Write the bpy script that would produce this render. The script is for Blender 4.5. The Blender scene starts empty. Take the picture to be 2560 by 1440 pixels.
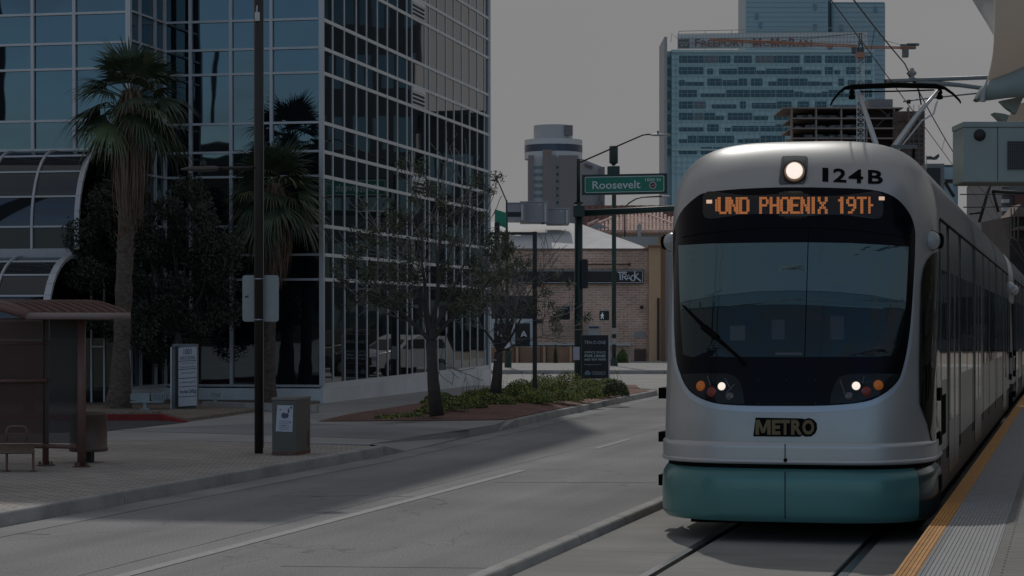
import bpy, math, random
from mathutils import Vector, Matrix, noise
PI = math.pi
random.seed(7)
C = bpy.context.scene.collection
SC = bpy.context.scene

# ---------------------------------------------------------------- camera
FPX = 5500.0; HZ = 818.0; EYE = 1.98
TH = math.atan((2681 - 1280) / FPX)
RT = Vector((math.cos(TH), math.sin(TH), 0)); FW = Vector((-math.sin(TH), math.cos(TH), 0)); UP = Vector((0, 0, 1))
cam = bpy.data.cameras.new("camera"); camo = bpy.data.objects.new("camera", cam); C.objects.link(camo)
camo.location = (0, 0, EYE); camo.rotation_euler = (PI / 2, 0, TH)
cam.sensor_width = 36; cam.lens = FPX * 36 / 2560; cam.shift_y = (HZ - 720) / 2560
cam.clip_start = 0.1; cam.clip_end = 20000
SC.camera = camo

# ---------------------------------------------------------------- sky, sun, exposure
SUN_EL = math.radians(48); SUN_AZ = math.radians(-18.7)
SUNDIR = Vector((math.sin(SUN_AZ) * math.cos(SUN_EL), math.cos(SUN_AZ) * math.cos(SUN_EL), math.sin(SUN_EL)))
w = bpy.data.worlds.new("World"); SC.world = w; w.use_nodes = True
nt = w.node_tree; N = nt.nodes; L = nt.links
N.clear()
out = N.new('ShaderNodeOutputWorld'); bg = N.new('ShaderNodeBackground'); L.new(bg.outputs[0], out.inputs[0])
sky = N.new('ShaderNodeTexSky'); sky.sky_type = 'NISHITA'; sky.sun_disc = False
sky.sun_elevation = SUN_EL; sky.sun_rotation = SUN_AZ; sky.air_density = 1.0; sky.dust_density = 0.6; sky.ozone_density = 3.0
tc = N.new('ShaderNodeTexCoord')
mp = N.new('ShaderNodeMapping'); mp.inputs['Scale'].default_value = (1.0, 1.0, 3.2); L.new(tc.outputs['Generated'], mp.inputs[0])
nz = N.new('ShaderNodeTexNoise'); nz.inputs['Scale'].default_value = 3.4; nz.inputs['Detail'].default_value = 7; nz.inputs['Roughness'].default_value = 0.55
nz.inputs['Distortion'].default_value = 0.4
L.new(mp.outputs[0], nz.inputs['Vector'])
dot = N.new('ShaderNodeVectorMath'); dot.operation = 'DOT_PRODUCT'; L.new(tc.outputs['Generated'], dot.inputs[0])
dot.inputs[1].default_value = (math.sin(TH * -1.0), math.cos(TH), 0)
# cloud cover: closed veil towards the south, broken streaks in the north
ad = N.new('ShaderNodeMath'); ad.operation = 'MULTIPLY_ADD'; L.new(dot.outputs['Value'], ad.inputs[0]); ad.inputs[1].default_value = 0.42; L.new(nz.outputs['Fac'], ad.inputs[2])
rp = N.new('ShaderNodeMapRange'); rp.interpolation_type = 'SMOOTHSTEP'; L.new(ad.outputs[0], rp.inputs[0])
rp.inputs[1].default_value = -0.06; rp.inputs[2].default_value = 0.46; rp.inputs[3].default_value = 0.12; rp.inputs[4].default_value = 1.0
cl = N.new('ShaderNodeMapRange'); L.new(nz.outputs['Fac'], cl.inputs[0]); cl.inputs[1].default_value = 0.25; cl.inputs[2].default_value = 0.75
cl.inputs[3].default_value = 4.1; cl.inputs[4].default_value = 4.45
cc = N.new('ShaderNodeCombineColor')
for i, k in enumerate((1.0, 0.985, 1.0)):
    m_ = N.new('ShaderNodeMath'); m_.operation = 'MULTIPLY'; L.new(cl.outputs[0], m_.inputs[0]); m_.inputs[1].default_value = k; L.new(m_.outputs[0], cc.inputs[i])
mx = N.new('ShaderNodeMix'); mx.data_type = 'RGBA'; L.new(rp.outputs[0], mx.inputs[0]); gn = N.new('ShaderNodeMix'); gn.data_type = 'RGBA'; gn.blend_type = 'MULTIPLY'; gn.inputs[0].default_value = 1; L.new(sky.outputs[0], gn.inputs[6]); gn.inputs[7].default_value = (1.75, 2.1, 2.2, 1); L.new(gn.outputs[2], mx.inputs[6]); L.new(cc.outputs[0], mx.inputs[7])
L.new(mx.outputs[2], bg.inputs[0]); bg.inputs[1].default_value = 0.10
sl = bpy.data.lights.new("sun", 'SUN'); sl.energy = 2.0; sl.angle = math.radians(0.6); sl.color = (1.0, 0.965, 0.91)
so = bpy.data.objects.new("sun", sl); C.objects.link(so); so.rotation_euler = SUNDIR.to_track_quat('Z', 'Y').to_euler()
SC.view_settings.view_transform = 'Standard'; SC.view_settings.look = 'None'; SC.view_settings.gamma = 1
SC.view_settings.exposure = -0.85
SC.cycles.max_bounces = 8; SC.cycles.transparent_max_bounces = 16

# ---------------------------------------------------------------- projection helpers (pixel of the 2560x1440 photo -> place in the world)
def P(u, v, d):
    return RT * ((u - 1280) / FPX * d) + FW * d + UP * (EYE + (HZ - v) / FPX * d)
def G(u, v, z=0.0):
    d = FPX * (EYE - z) / (v - HZ)
    p = P(u, v, d); return Vector((p.x, p.y, z))
def dep(p): return p.dot(FW)
def proj(p):
    d = max(p.dot(FW), 0.01)
    return 1280 + p.dot(RT) / d * FPX, HZ - (p.z - EYE) / d * FPX

# ---------------------------------------------------------------- materials
MATS = {}
def mat(name, col, rough=0.6, metal=0.0, var=0.0, vscale=3.0, bump=0.0, bscale=30.0, ior=None, spec=0.5, emit=None, estr=1.0,
        coat=0.0, col2=None, vdet=4.0, alpha=None, trans=0.0, stretch=None, tint=None):
    if name in MATS: return MATS[name]
    m = bpy.data.materials.new(name); m.use_nodes = True; MATS[name] = m
    nt = m.node_tree; b = nt.nodes['Principled BSDF']; L = nt.links
    b.inputs['Base Color'].default_value = (*col, 1); b.inputs['Roughness'].default_value = rough; b.inputs['Metallic'].default_value = metal
    b.inputs['Specular IOR Level'].default_value = spec
    if ior: b.inputs['IOR'].default_value = ior
    if coat: b.inputs['Coat Weight'].default_value = coat; b.inputs['Coat Roughness'].default_value = 0.08
    if tint: b.inputs['Specular Tint'].default_value = (*tint, 1)
    if trans: b.inputs['Transmission Weight'].default_value = trans
    if alpha is not None: b.inputs['Alpha'].default_value = alpha
    if emit: b.inputs['Emission Color'].default_value = (*emit, 1); b.inputs['Emission Strength'].default_value = estr
    geo = nt.nodes.new('ShaderNodeNewGeometry'); vec = geo.outputs['Position']
    if stretch:
        mp = nt.nodes.new('ShaderNodeMapping'); mp.inputs['Scale'].default_value = stretch; L.new(vec, mp.inputs[0]); vec = mp.outputs[0]
    if var or col2:
        n = nt.nodes.new('ShaderNodeTexNoise'); n.inputs['Scale'].default_value = vscale; n.inputs['Detail'].default_value = vdet; n.inputs['Roughness'].default_value = 0.6
        L.new(vec, n.inputs['Vector'])
        r = nt.nodes.new('ShaderNodeMapRange'); L.new(n.outputs['Fac'], r.inputs[0]); r.inputs[1].default_value = 0.3; r.inputs[2].default_value = 0.7
        mxn = nt.nodes.new('ShaderNodeMix'); mxn.data_type = 'RGBA'; L.new(r.outputs[0], mxn.inputs[0])
        c2 = col2 if col2 else tuple(min(1, c * (1 + var)) for c in col); c1 = tuple(c * (1 - var) for c in col) if not col2 else col
        mxn.inputs[6].default_value = (*c1, 1); mxn.inputs[7].default_value = (*c2, 1)
        L.new(mxn.outputs[2], b.inputs['Base Color'])
    if bump:
        n2 = nt.nodes.new('ShaderNodeTexNoise'); n2.inputs['Scale'].default_value = bscale; n2.inputs['Detail'].default_value = 3
        L.new(vec, n2.inputs['Vector'])
        bp = nt.nodes.new('ShaderNodeBump'); bp.inputs['Strength'].default_value = bump; bp.inputs['Distance'].default_value = 0.02
        L.new(n2.outputs['Fac'], bp.inputs['Height']); L.new(bp.outputs[0], b.inputs['Normal'])
    return m

def layered(name, base, fine, fine_s, coarse, coarse_s, rough=0.85, bump=0.25, bs=120, spec=0.3, streak=None, cracks=None, brick=None):
    """ground-like material: base colour * fine grain * coarse blotches (+ lengthwise wear streaks, cracks, brick joints)"""
    m = bpy.data.materials.new(name); m.use_nodes = True; MATS[name] = m
    nt = m.node_tree; b = nt.nodes['Principled BSDF']; L = nt.links; nd = nt.nodes
    b.inputs['Roughness'].default_value = rough; b.inputs['Specular IOR Level'].default_value = spec
    geo = nd.new('ShaderNodeNewGeometry'); vec = geo.outputs['Position']
    def noise_(sc, det, v=vec, lo=0.3, hi=0.7, a=0., b_=1.):
        n = nd.new('ShaderNodeTexNoise'); n.inputs['Scale'].default_value = sc; n.inputs['Detail'].default_value = det; L.new(v, n.inputs['Vector'])
        r = nd.new('ShaderNodeMapRange'); L.new(n.outputs['Fac'], r.inputs[0]); r.inputs[1].default_value = lo; r.inputs[2].default_value = hi; r.inputs[3].default_value = a; r.inputs[4].default_value = b_
        return r.outputs[0], n
    f, fn = noise_(fine_s, 2, a=1 - fine, b_=1 + fine)
    c, _ = noise_(coarse_s, 5, a=1 - coarse, b_=1 + coarse)
    def mul(a, b_):
        k = nd.new('ShaderNodeMath'); k.operation = 'MULTIPLY'; L.new(a, k.inputs[0])
        if isinstance(b_, float): k.inputs[1].default_value = b_
        else: L.new(b_, k.inputs[1])
        return k.outputs[0]
    v = mul(f, c)
    if streak:
        mp = nd.new('ShaderNodeMapping'); mp.inputs['Scale'].default_value = streak[1]; L.new(vec, mp.inputs[0])
        s, _ = noise_(1.0, 4, mp.outputs[0], a=1 - streak[0], b_=1 + streak[0]); v = mul(v, s)
    if cracks:
        vo = nd.new('ShaderNodeTexVoronoi'); vo.feature = 'DISTANCE_TO_EDGE'; vo.inputs['Scale'].default_value = cracks[0]
        nn = nd.new('ShaderNodeTexNoise'); nn.inputs['Scale'].default_value = cracks[0] * 2.2; nn.inputs['Detail'].default_value = 4; L.new(vec, nn.inputs['Vector'])
        va = nd.new('ShaderNodeVectorMath'); va.operation = 'MULTIPLY_ADD'; L.new(nn.outputs['Color'], va.inputs[0]); va.inputs[1].default_value = (1.2 / cracks[0],) * 3; L.new(vec, va.inputs[2])
        L.new(va.outputs[0], vo.inputs['Vector'])
        r = nd.new('ShaderNodeMapRange'); L.new(vo.outputs['Distance'], r.inputs[0]); r.inputs[1].default_value = 0; r.inputs[2].default_value = cracks[1]; r.inputs[3].default_value = cracks[2]; r.inputs[4].default_value = 1
        v = mul(v, r.outputs[0])
    colsock = None
    if brick:
        bt = nd.new('ShaderNodeTexBrick'); bt.inputs['Scale'].default_value = 1.0
        bt.inputs['Brick Width'].default_value = brick['w']; bt.inputs['Row Height'].default_value = brick['h']; bt.inputs['Mortar Size'].default_value = brick['m']
        bt.inputs['Color1'].default_value = (*base, 1); bt.inputs['Color2'].default_value = (*brick['c2'], 1); bt.inputs['Mortar'].default_value = (*brick['mortar'], 1)
        bt.inputs['Bias'].default_value = 0.0
        mp = nd.new('ShaderNodeMapping'); mp.inputs['Rotation'].default_value = brick.get('rot', (0, 0, 0)); L.new(vec, mp.inputs[0]); L.new(mp.outputs[0], bt.inputs['Vector'])
        colsock = bt.outputs['Color']
        if brick.get('wall'):
            dn = nd.new('ShaderNodeVectorMath'); dn.operation = 'DOT_PRODUCT'; L.new(geo.outputs['Position'], dn.inputs[0]); dn.inputs[1].default_value = tuple(RT)
            sx = nd.new('ShaderNodeSeparateXYZ'); L.new(geo.outputs['Position'], sx.inputs[0]); cx = nd.new('ShaderNodeCombineXYZ'); L.new(dn.outputs['Value'], cx.inputs[0]); L.new(sx.outputs[2], cx.inputs[1]); L.new(cx.outputs[0], bt.inputs['Vector'])
    mxn = nd.new('ShaderNodeMix'); mxn.data_type = 'RGBA'; mxn.blend_type = 'MULTIPLY'; mxn.inputs[0].default_value = 1
    if colsock: L.new(colsock, mxn.inputs[6])
    else: mxn.inputs[6].default_value = (*base, 1)
    cb = nd.new('ShaderNodeCombineColor')
    for i in range(3): L.new(v, cb.inputs[i])
    L.new(cb.outputs[0], mxn.inputs[7]); L.new(mxn.outputs[2], b.inputs['Base Color'])
    n2 = nd.new('ShaderNodeTexNoise'); n2.inputs['Scale'].default_value = bs; n2.inputs['Detail'].default_value = 2; L.new(vec, n2.inputs['Vector'])
    bp = nd.new('ShaderNodeBump'); bp.inputs['Strength'].default_value = bump; bp.inputs['Distance'].default_value = 0.01
    L.new(n2.outputs['Fac'], bp.inputs['Height']); L.new(bp.outputs[0], b.inputs['Normal'])
    return m

# ---------------------------------------------------------------- mesh builder
class MB:
    def __init__(s): s.v = []; s.f = []; s.mi = []; s.cur = 0
    def m(s, i): s.cur = i; return s
    def addf(s, f): s.f.append(tuple(f)); s.mi.append(s.cur)
    def poly(s, pts):
        n = len(s.v); s.v += [Vector(p) for p in pts]; s.addf(range(n, n + len(pts))); return s
    def hexa(s, p):        # 8 corners: bottom 4 ccw, top 4 ccw
        n = len(s.v); s.v += [Vector(q) for q in p]
        for f in ((3, 2, 1, 0), (4, 5, 6, 7), (0, 1, 5, 4), (1, 2, 6, 5), (2, 3, 7, 6), (3, 0, 4, 7)): s.addf([n + i for i in f])
        return s
    def frame(s, o, ax, ay, az, x0, x1, y0, y1, z0, z1):
        q = lambda x, y, z: o + ax * x + ay * y + az * z
        return s.hexa([q(x0, y0, z0), q(x1, y0, z0), q(x1, y1, z0), q(x0, y1, z0), q(x0, y0, z1), q(x1, y0, z1), q(x1, y1, z1), q(x0, y1, z1)])
    def box(s, x0, x1, y0, y1, z0, z1): return s.frame(Vector((0, 0, 0)), Vector((1, 0, 0)), Vector((0, 1, 0)), UP, x0, x1, y0, y1, z0, z1)
    def uv(s, u0, v0, u1, v1, d, th):   # a box seen at the photo rectangle, facing the camera, at distance d and th metres deep
        a = P(u0, v1, d); k = d / FPX
        return s.frame(a, RT, FW, UP, 0, (u1 - u0) * k, 0, th, 0, (v1 - v0) * k)
    def prism(s, pts, z0, z1):
        n = len(s.v); k = len(pts)
        s.v += [Vector((p[0], p[1], z0)) for p in pts] + [Vector((p[0], p[1], z1)) for p in pts]
        s.addf(range(n + k, n + 2 * k)); s.addf(reversed(range(n, n + k)))
        for i in range(k): j = (i + 1) % k; s.addf((n + i, n + j, n + k + j, n + k + i))
        return s
    def extr(s, pts, vec):
        n = len(s.v); k = len(pts); vec = Vector(vec)
        s.v += [Vector(p) for p in pts] + [Vector(p) + vec for p in pts]
        s.addf(range(n, n + k)); s.addf(reversed(range(n + k, n + 2 * k)))
        for i in range(k): j = (i + 1) % k; s.addf((n + j, n + i, n + k + i, n + k + j))
        return s
    def tube(s, pts, r, seg=8, cap=True, sq=1.0):
        pts = [Vector(p) for p in pts]; K = len(pts)
        rs = r if isinstance(r, (list, tuple)) else [r] * K
        n0 = len(s.v); up = None
        for i, p in enumerate(pts):
            t = (pts[min(i + 1, K - 1)] - pts[max(i - 1, 0)])
            if t.length < 1e-9: t = Vector((0, 0, 1))
            t.normalize()
            if up is None:
                up = Vector((0, 0, 1)) if abs(t.z) < 0.9 else Vector((1, 0, 0))
            a = t.cross(up)
            if a.length < 1e-6: a = t.orthogonal()
            a.normalize(); b = a.cross(t); up = b
            for j in range(seg):
                g = 2 * PI * j / seg; s.v.append(p + a * (math.cos(g) * rs[i]) + b * (math.sin(g) * rs[i] * sq))
        for i in range(K - 1):
            for j in range(seg):
                k = (j + 1) % seg; s.addf((n0 + i * seg + j, n0 + i * seg + k, n0 + (i + 1) * seg + k, n0 + (i + 1) * seg + j))
        if cap: s.addf(reversed(range(n0, n0 + seg))); s.addf(range(n0 + (K - 1) * seg, n0 + K * seg))
        return s
    def lathe(s, prof, o, ax=UP, seg=24):
        ax = Vector(ax).normalized(); a = ax.orthogonal().normalized(); b = ax.cross(a); o = Vector(o); n0 = len(s.v)
        for r, h in prof:
            for j in range(seg): g = 2 * PI * j / seg; s.v.append(o + ax * h + a * (r * math.cos(g)) + b * (r * math.sin(g)))
        for i in range(len(prof) - 1):
            for j in range(seg): k = (j + 1) % seg; s.addf((n0 + i * seg + j, n0 + i * seg + k, n0 + (i + 1) * seg + k, n0 + (i + 1) * seg + j))
        s.addf(reversed(range(n0, n0 + seg))); s.addf(range(n0 + (len(prof) - 1) * seg, n0 + len(prof) * seg))
        return s
    def grid(s, rows, close=False):
        n0 = len(s.v); R = len(rows); K = len(rows[0])
        for r in rows: s.v += [Vector(p) for p in r]
        for i in range(R - 1):
            for j in range(K if close else K - 1): k = (j + 1) % K; s.addf((n0 + i * K + j, n0 + i * K + k, n0 + (i + 1) * K + k, n0 + (i + 1) * K + j))
        return s
    def build(s, name, mats, parent=None, smooth=False, origin=None, bev=0.0):
        root = parent
        while root is not None and root.parent is not None: root = root.parent
        if parent is not None: off = root.location.copy()
        elif origin is not None: off = Vector(origin)
        else:
            lo = Vector((min(p.x for p in s.v), min(p.y for p in s.v), min(p.z for p in s.v))); hi = Vector((max(p.x for p in s.v), max(p.y for p in s.v), max(p.z for p in s.v)))
            off = Vector(((lo.x + hi.x) / 2, (lo.y + hi.y) / 2, lo.z))
        me = bpy.data.meshes.new(name); me.from_pydata([tuple(p - off) for p in s.v], [], s.f)
        if not isinstance(mats, (list, tuple)): mats = [mats]
        for m in mats: me.materials.append(m)
        me.polygons.foreach_set('material_index', s.mi)
        if smooth: me.polygons.foreach_set('use_smooth', [True] * len(me.polygons))
        me.update()
        o = bpy.data.objects.new(name, me); C.objects.link(o)
        if parent is not None: o.parent = parent
        else: o.location = off
        if bev:
            b = o.modifiers.new('bevel', 'BEVEL'); b.width = bev; b.segments = 2; b.limit_method = 'ANGLE'; b.angle_limit = math.radians(40)
        return o
def tag(o, label=None, cat=None, group=None, kind=None):
    if label: o['label'] = label
    if cat: o['category'] = cat
    if group: o['group'] = group
    if kind: o['kind'] = kind
    return o
def thing(name, loc, label, cat, group=None):
    o = bpy.data.objects.new(name, None); C.objects.link(o); o.location = loc; o.empty_display_size = 0.2
    return tag(o, label, cat, group)
def structure(mb, name, m, **k): return tag(mb.build(name, m, **k), kind='structure')
def copy_tree(o, parent=None):
    c = o.copy(); C.objects.link(c); c.parent = parent
    for ch in list(o.children): copy_tree(ch, c)
    return c

# text: list of 2D polygons in the unit box scaled to [x0,x1]x[y0,y1] of the mapping
def text_polys(s, bold=0.0, sp=1.0):
    cu = bpy.data.curves.new('lettering', 'FONT'); cu.body = s; cu.offset = bold; cu.space_character = sp; cu.resolution_u = 3
    ob = bpy.data.objects.new('lettering', cu); C.objects.link(ob); bpy.context.view_layer.update()
    me = ob.to_mesh(); vs = [v.co.copy() for v in me.vertices]; fs = [tuple(p.vertices) for p in me.polygons]
    ob.to_mesh_clear(); bpy.data.objects.remove(ob); bpy.data.curves.remove(cu)
    return vs, fs
def block_M(mb, fn, x0, y0, x1, y1):
    q = [(0, 1), (0, 0), (.27, 0), (.5, .58), (.73, 0), (1, 0), (1, 1), (.77, 1), (.77, .40), (.60, .88), (.40, .88), (.23, .40), (.23, 1)]
    n = len(mb.v); mb.v += [fn(x0 + a * (x1 - x0), y0 + b * (y1 - y0)) for a, b in q]
    for f in ((0, 1, 12), (1, 11, 12), (1, 2, 11), (2, 10, 11), (2, 3, 10), (3, 9, 10), (3, 4, 9), (4, 8, 9), (4, 5, 8), (5, 7, 8), (5, 6, 7)): mb.addf([n + i for i in f])
    return mb
def text(mb, s, fn, x0, y0, x1, y1, bold=0.0, sp=1.0):
    if s == 'M': return block_M(mb, fn, x0, y0, x1, y1)
    vs, fs = text_polys(s, bold, sp)
    ax = min(v.x for v in vs); bx = max(v.x for v in vs); ay = min(v.y for v in vs); by = max(v.y for v in vs)
    n = len(mb.v)
    for v in vs:
        mb.v.append(fn(x0 + (v.x - ax) / (bx - ax) * (x1 - x0), y0 + (by - v.y) / (by - ay) * (y1 - y0)))
    for f in fs: mb.addf([n + i for i in f])
    return mb
# ---------------------------------------------------------------- common materials
M = {}
M['asphalt'] = layered('asphalt', (0.268, 0.266, 0.27), 0.30, 48, 0.13, 0.35, rough=0.9, bump=0.5, bs=160, streak=(0.17, (1.1, 0.05, 1)), cracks=(0.12, 0.004, 0.72))
M['dark_asphalt'] = layered('dark_asphalt', (0.07, 0.072, 0.08), 0.15, 60, 0.12, 0.8, bump=0.4)
M['concrete'] = layered('concrete', (0.33, 0.33, 0.325), 0.07, 40, 0.12, 0.6, bump=0.2, cracks=(0.3, 0.004, 0.75))
M['kerb'] = layered('kerb_concrete', (0.35, 0.345, 0.335), 0.10, 30, 0.20, 1.6, bump=0.3)
M['trackbed'] = layered('trackbed_concrete', (0.27, 0.265, 0.25), 0.05, 45, 0.12, 0.9, bump=0.2, streak=(0.08, (0.4, 2.2, 1)), cracks=(0.5, 0.003, 0.8))
M['pavers'] = layered('sidewalk_pavers', (0.44, 0.40, 0.37), 0.08, 40, 0.13, 0.5, bump=0.2, brick=dict(w=0.24, h=0.12, m=0.010, c2=(0.33, 0.315, 0.295), mortar=(0.13, 0.12, 0.11)))
M['platform_pavers'] = layered('platform_pavers', (0.25, 0.245, 0.235), 0.06, 50, 0.08, 0.9, bump=0.15, brick=dict(w=0.30, h=0.10, m=0.006, c2=(0.22, 0.215, 0.21), mortar=(0.07, 0.07, 0.07)))
M['line'] = mat('road_paint', (0.35, 0.35, 0.345), 0.8, var=0.18, vscale=9, vdet=6)
M['gravel'] = layered('decomposed_granite', (0.20, 0.17, 0.14), 0.5, 25, 0.15, 0.8, bump=0.8, bs=40)
M['soil'] = layered('red_soil', (0.20, 0.115, 0.095), 0.45, 22, 0.25, 0.9, bump=0.9, bs=35)
M['redkerb'] = mat('red_kerb_paint', (0.20, 0.012, 0.012), 0.7, var=0.25, vscale=5)
M['yellow'] = mat('yellow_tactile', (0.52, 0.25, 0.055), 0.6, var=0.14, vscale=6)
M['greytac'] = mat('grey_tactile', (0.30, 0.305, 0.31), 0.7, var=0.08, vscale=5)
M['steel'] = mat('rail_steel', (0.35, 0.36, 0.37), 0.28, metal=0.9, var=0.1, vscale=8)
M['dirt'] = mat('track_dirt', (0.02, 0.018, 0.016), 0.9)
M['dust'] = layered('desert_ground', (0.25, 0.22, 0.19), 0.2, 2, 0.15, 0.02)
M['dgreen'] = mat('dark_green_paint', (0.012, 0.035, 0.030), 0.45, var=0.15, vscale=3)
M['brown'] = mat('dark_brown_paint', (0.022, 0.017, 0.014), 0.5, var=0.2, vscale=3)
M['black'] = mat('black_plastic', (0.008, 0.008, 0.009), 0.5)
M['white'] = mat('white_paint', (0.55, 0.55, 0.54), 0.6)
M['galv'] = mat('galvanised_steel', (0.32, 0.34, 0.35), 0.45, metal=0.6, var=0.1, vscale=4)

V3 = Vector
SW = 0.15
# ---------------------------------------------------------------- ground, road, kerbs
structure(MB().poly([(-4000, -3000, -0.08), (4000, -3000, -0.08), (4000, 9000, -0.08), (-4000, 9000, -0.08)]), 'ground', M['dust'])
structure(MB().poly([(-160, -80, 0), (-4.42, -80, 0), (-4.42, 64, 0), (-160, 64, 0)]), 'road', M['asphalt'])
CY0 = 64.0; CY1 = 120.0
structure(MB().poly([(-160, CY0, 0), (160, CY0, 0), (160, CY1, 0), (-160, CY1, 0)]), 'cross_street', M['concrete'])

# left kerb line (top front edge read from the photo, put on the ground plane)
KL = [(0, 1282), (127, 1260), (370, 1217.5), (575, 1182), (740, 1154), (900, 1127), (962, 1115)]
K1 = [G(u, v, SW) for u, v in KL]
dirb = (K1[0] - K1[1]).normalized(); start = K1[0] + V3((0.0, -1, 0)) * 45; start.x = K1[0].x + 0.8
K1 = [start, K1[0] + V3((0.05, -8, 0))] + K1
KR = [(1286, 1050), (1390, 1027), (1470, 1011), (1555, 993), (1600, 984.5), (1640, 977)]
K2 = [G(u, v, SW) for u, v in KR]
e = K2[-1]
K2 += [e + V3((-0.1, 1.6, 0)), e + V3((-0.9, 3.0, 0)), e + V3((-2.2, 3.9, 0)), e + V3((-4.2, 4.2, 0))]
farL = V3((-150, K2[-1].y + 36, SW))
def resample(pts, step):
    out = [pts[0].copy()]; acc = 0
    for a, b in zip(pts, pts[1:]):
        d = (b - a).length; t = step - acc
        while t < d: out.append(a + (b - a) * (t / d)); t += step
        acc = d - (t - step)
    out.append(pts[-1].copy()); return out
def offs(pts, w):   # to the left of travel
    r = []
    for i, p in enumerate(pts):
        t = (pts[min(i + 1, len(pts) - 1)] - pts[max(i - 1, 0)]).normalized(); r.append(p + V3((-t.y, t.x, 0)) * w)
    return r
def kerb(name, pts, w, z0, z1, m=None, gap=0.012, step=3.0, bevel=0.02):
    mb = MB(); q = resample(pts, step); inn = offs(q, w)
    for i in range(len(q) - 1):
        t = (q[i + 1] - q[i]).normalized()
        a, b = q[i] + t * gap / 2, q[i + 1] - t * gap / 2; c, d = inn[i + 1] - t * gap / 2, inn[i] + t * gap / 2
        sl = 0.02
        nrm = (c - b).normalized()
        mb.hexa([V3((a.x, a.y, z0)), V3((b.x, b.y, z0)), V3((c.x, c.y, z0)), V3((d.x, d.y, z0)), V3((*(a + nrm * sl).xy, z1)), V3((*(b + nrm * sl).xy, z1)), V3((c.x, c.y, z1)), V3((d.x, d.y, z1))])
    return structure(mb, name, m or M['kerb'], bev=bevel)
kerb('kerb', K1, 0.16, -0.03, SW)
kerb('kerb', K2, 0.16, -0.03, SW, step=2.6)
# kerb returns at the driveway
for pts, h in (((K1[-1], K1[-1] + V3((-0.05, 0.9, 0))), None),):
    a = K1[-1]; b = a + (K1[-1] - K1[-2]).normalized() * 1.1
    w_ = V3((-0.16, 0, 0))
    structure(MB().hexa([V3((a.x, a.y, -0.03)), V3((b.x, b.y, -0.03)), V3((b.x - .16, b.y, -0.03)), V3((a.x - .16, a.y, -0.03)), V3((a.x, a.y, SW - .004)), V3((b.x, b.y, 0.02)), V3((b.x - .16, b.y, 0.02)), V3((a.x - .16, a.y, SW - .004))]), 'kerb', M['kerb'])
a = K2[0]; b = a - (K2[1] - K2[0]).normalized() * 1.5
structure(MB().hexa([V3((b.x, b.y, -0.03)), V3((a.x, a.y, -0.03)), V3((a.x - .16, a.y, -0.03)), V3((b.x - .16, b.y, -0.03)), V3((b.x, b.y, 0.02)), V3((a.x, a.y, SW - .004)), V3((a.x - .16, a.y, SW - .004)), V3((b.x - .16, b.y, 0.02))]), 'kerb', M['kerb'])
# gutter pan
gl = [p.copy() for p in K1 + K2[:6]]
g1 = offs(gl, -0.012); g2 = offs(gl, -0.46)
mb = MB()
for i in range(len(gl) - 1):
    mb.poly([(*g2[i].xy, 0.004), (*g2[i + 1].xy, 0.004), (*g1[i + 1].xy, 0.004), (*g1[i].xy, 0.004)])
structure(mb, 'gutter', layered('gutter_concrete', (0.285, 0.285, 0.285), .12, 40, .2, .7, bump=.2))
# sidewalk (pavers by the bus stop)
inn = offs(K1, 0.165)
sb = [G(440, 1100, SW), G(200, 1098, SW), G(-500, 1092, SW), V3((-60, 40, SW)), V3((-60, -45, SW))]
structure(MB().prism([p for p in inn] + [inn[-1] + V3((-0.2, 0.05, 0))] + sb, -0.05, SW - 0.004), 'sidewalk', M['pavers'])
# driveway ramp + the concrete apron behind
rt = [G(925, 1110, SW), G(1235, 1062, SW)]; rb = [V3((K1[-1].x - .02, K1[-1].y + 1.0, .008)), V3((K2[0].x - .02, K2[0].y - 1.4, .008))]
R0 = V3((K1[-1].x - .17, K1[-1].y + .1, .15)); 
structure(MB().poly([rb[0], rb[1], rt[1], rt[0]]).poly([rb[0], rt[0], R0]).poly([rb[1], V3((K2[0].x - .17, K2[0].y, .13)), rt[1]]), 'driveway', M['concrete'])
K2i = offs(K2, 0.165)
back = [G(440, 1099.5, SW), rt[0], rt[1]] + K2i + [farL, V3((-150, 40, SW)), G(-500, 1091, SW), G(200, 1097.5, SW)]
structure(MB().prism(back, -0.05, SW - 0.008), 'pavement', M['concrete'])
def sheet(name, pts, z, m): return structure(MB().poly([(p.x, p.y, z) for p in pts]), name, m)
# darker asphalt lane across the driveway, parking bay, gravel bed, planting bed
sheet('driveway_lane', [G(262, 1074, SW), G(700, 1056, SW), G(1010, 1064, SW), G(1180, 1072, SW), G(980, 1098, SW), G(700, 1088, SW), G(440, 1080, SW)], SW - 0.004, layered('worn_concrete', (0.24, 0.25, 0.26), 0.06, 40, 0.2, 0.4, bump=0.2))
sheet('parking_bay', [G(262, 1078, SW), G(460, 1056, SW), G(400, 1048, SW), G(-700, 1048, SW), G(-700, 1100, SW)], SW + 0.0, M['dark_asphalt'])
mb = MB(); gp = [G(-600, 1036, SW), G(262, 1036, SW), G(400, 1036, SW), G(462, 1054, SW), G(560, 1041, SW), G(652, 1027, SW), G(800, 1008, SW), G(-600, 985, SW)]
structure(mb.prism([p for p in gp], 0.0, SW + 0.06), 'gravel_bed', M['gravel'])
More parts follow.
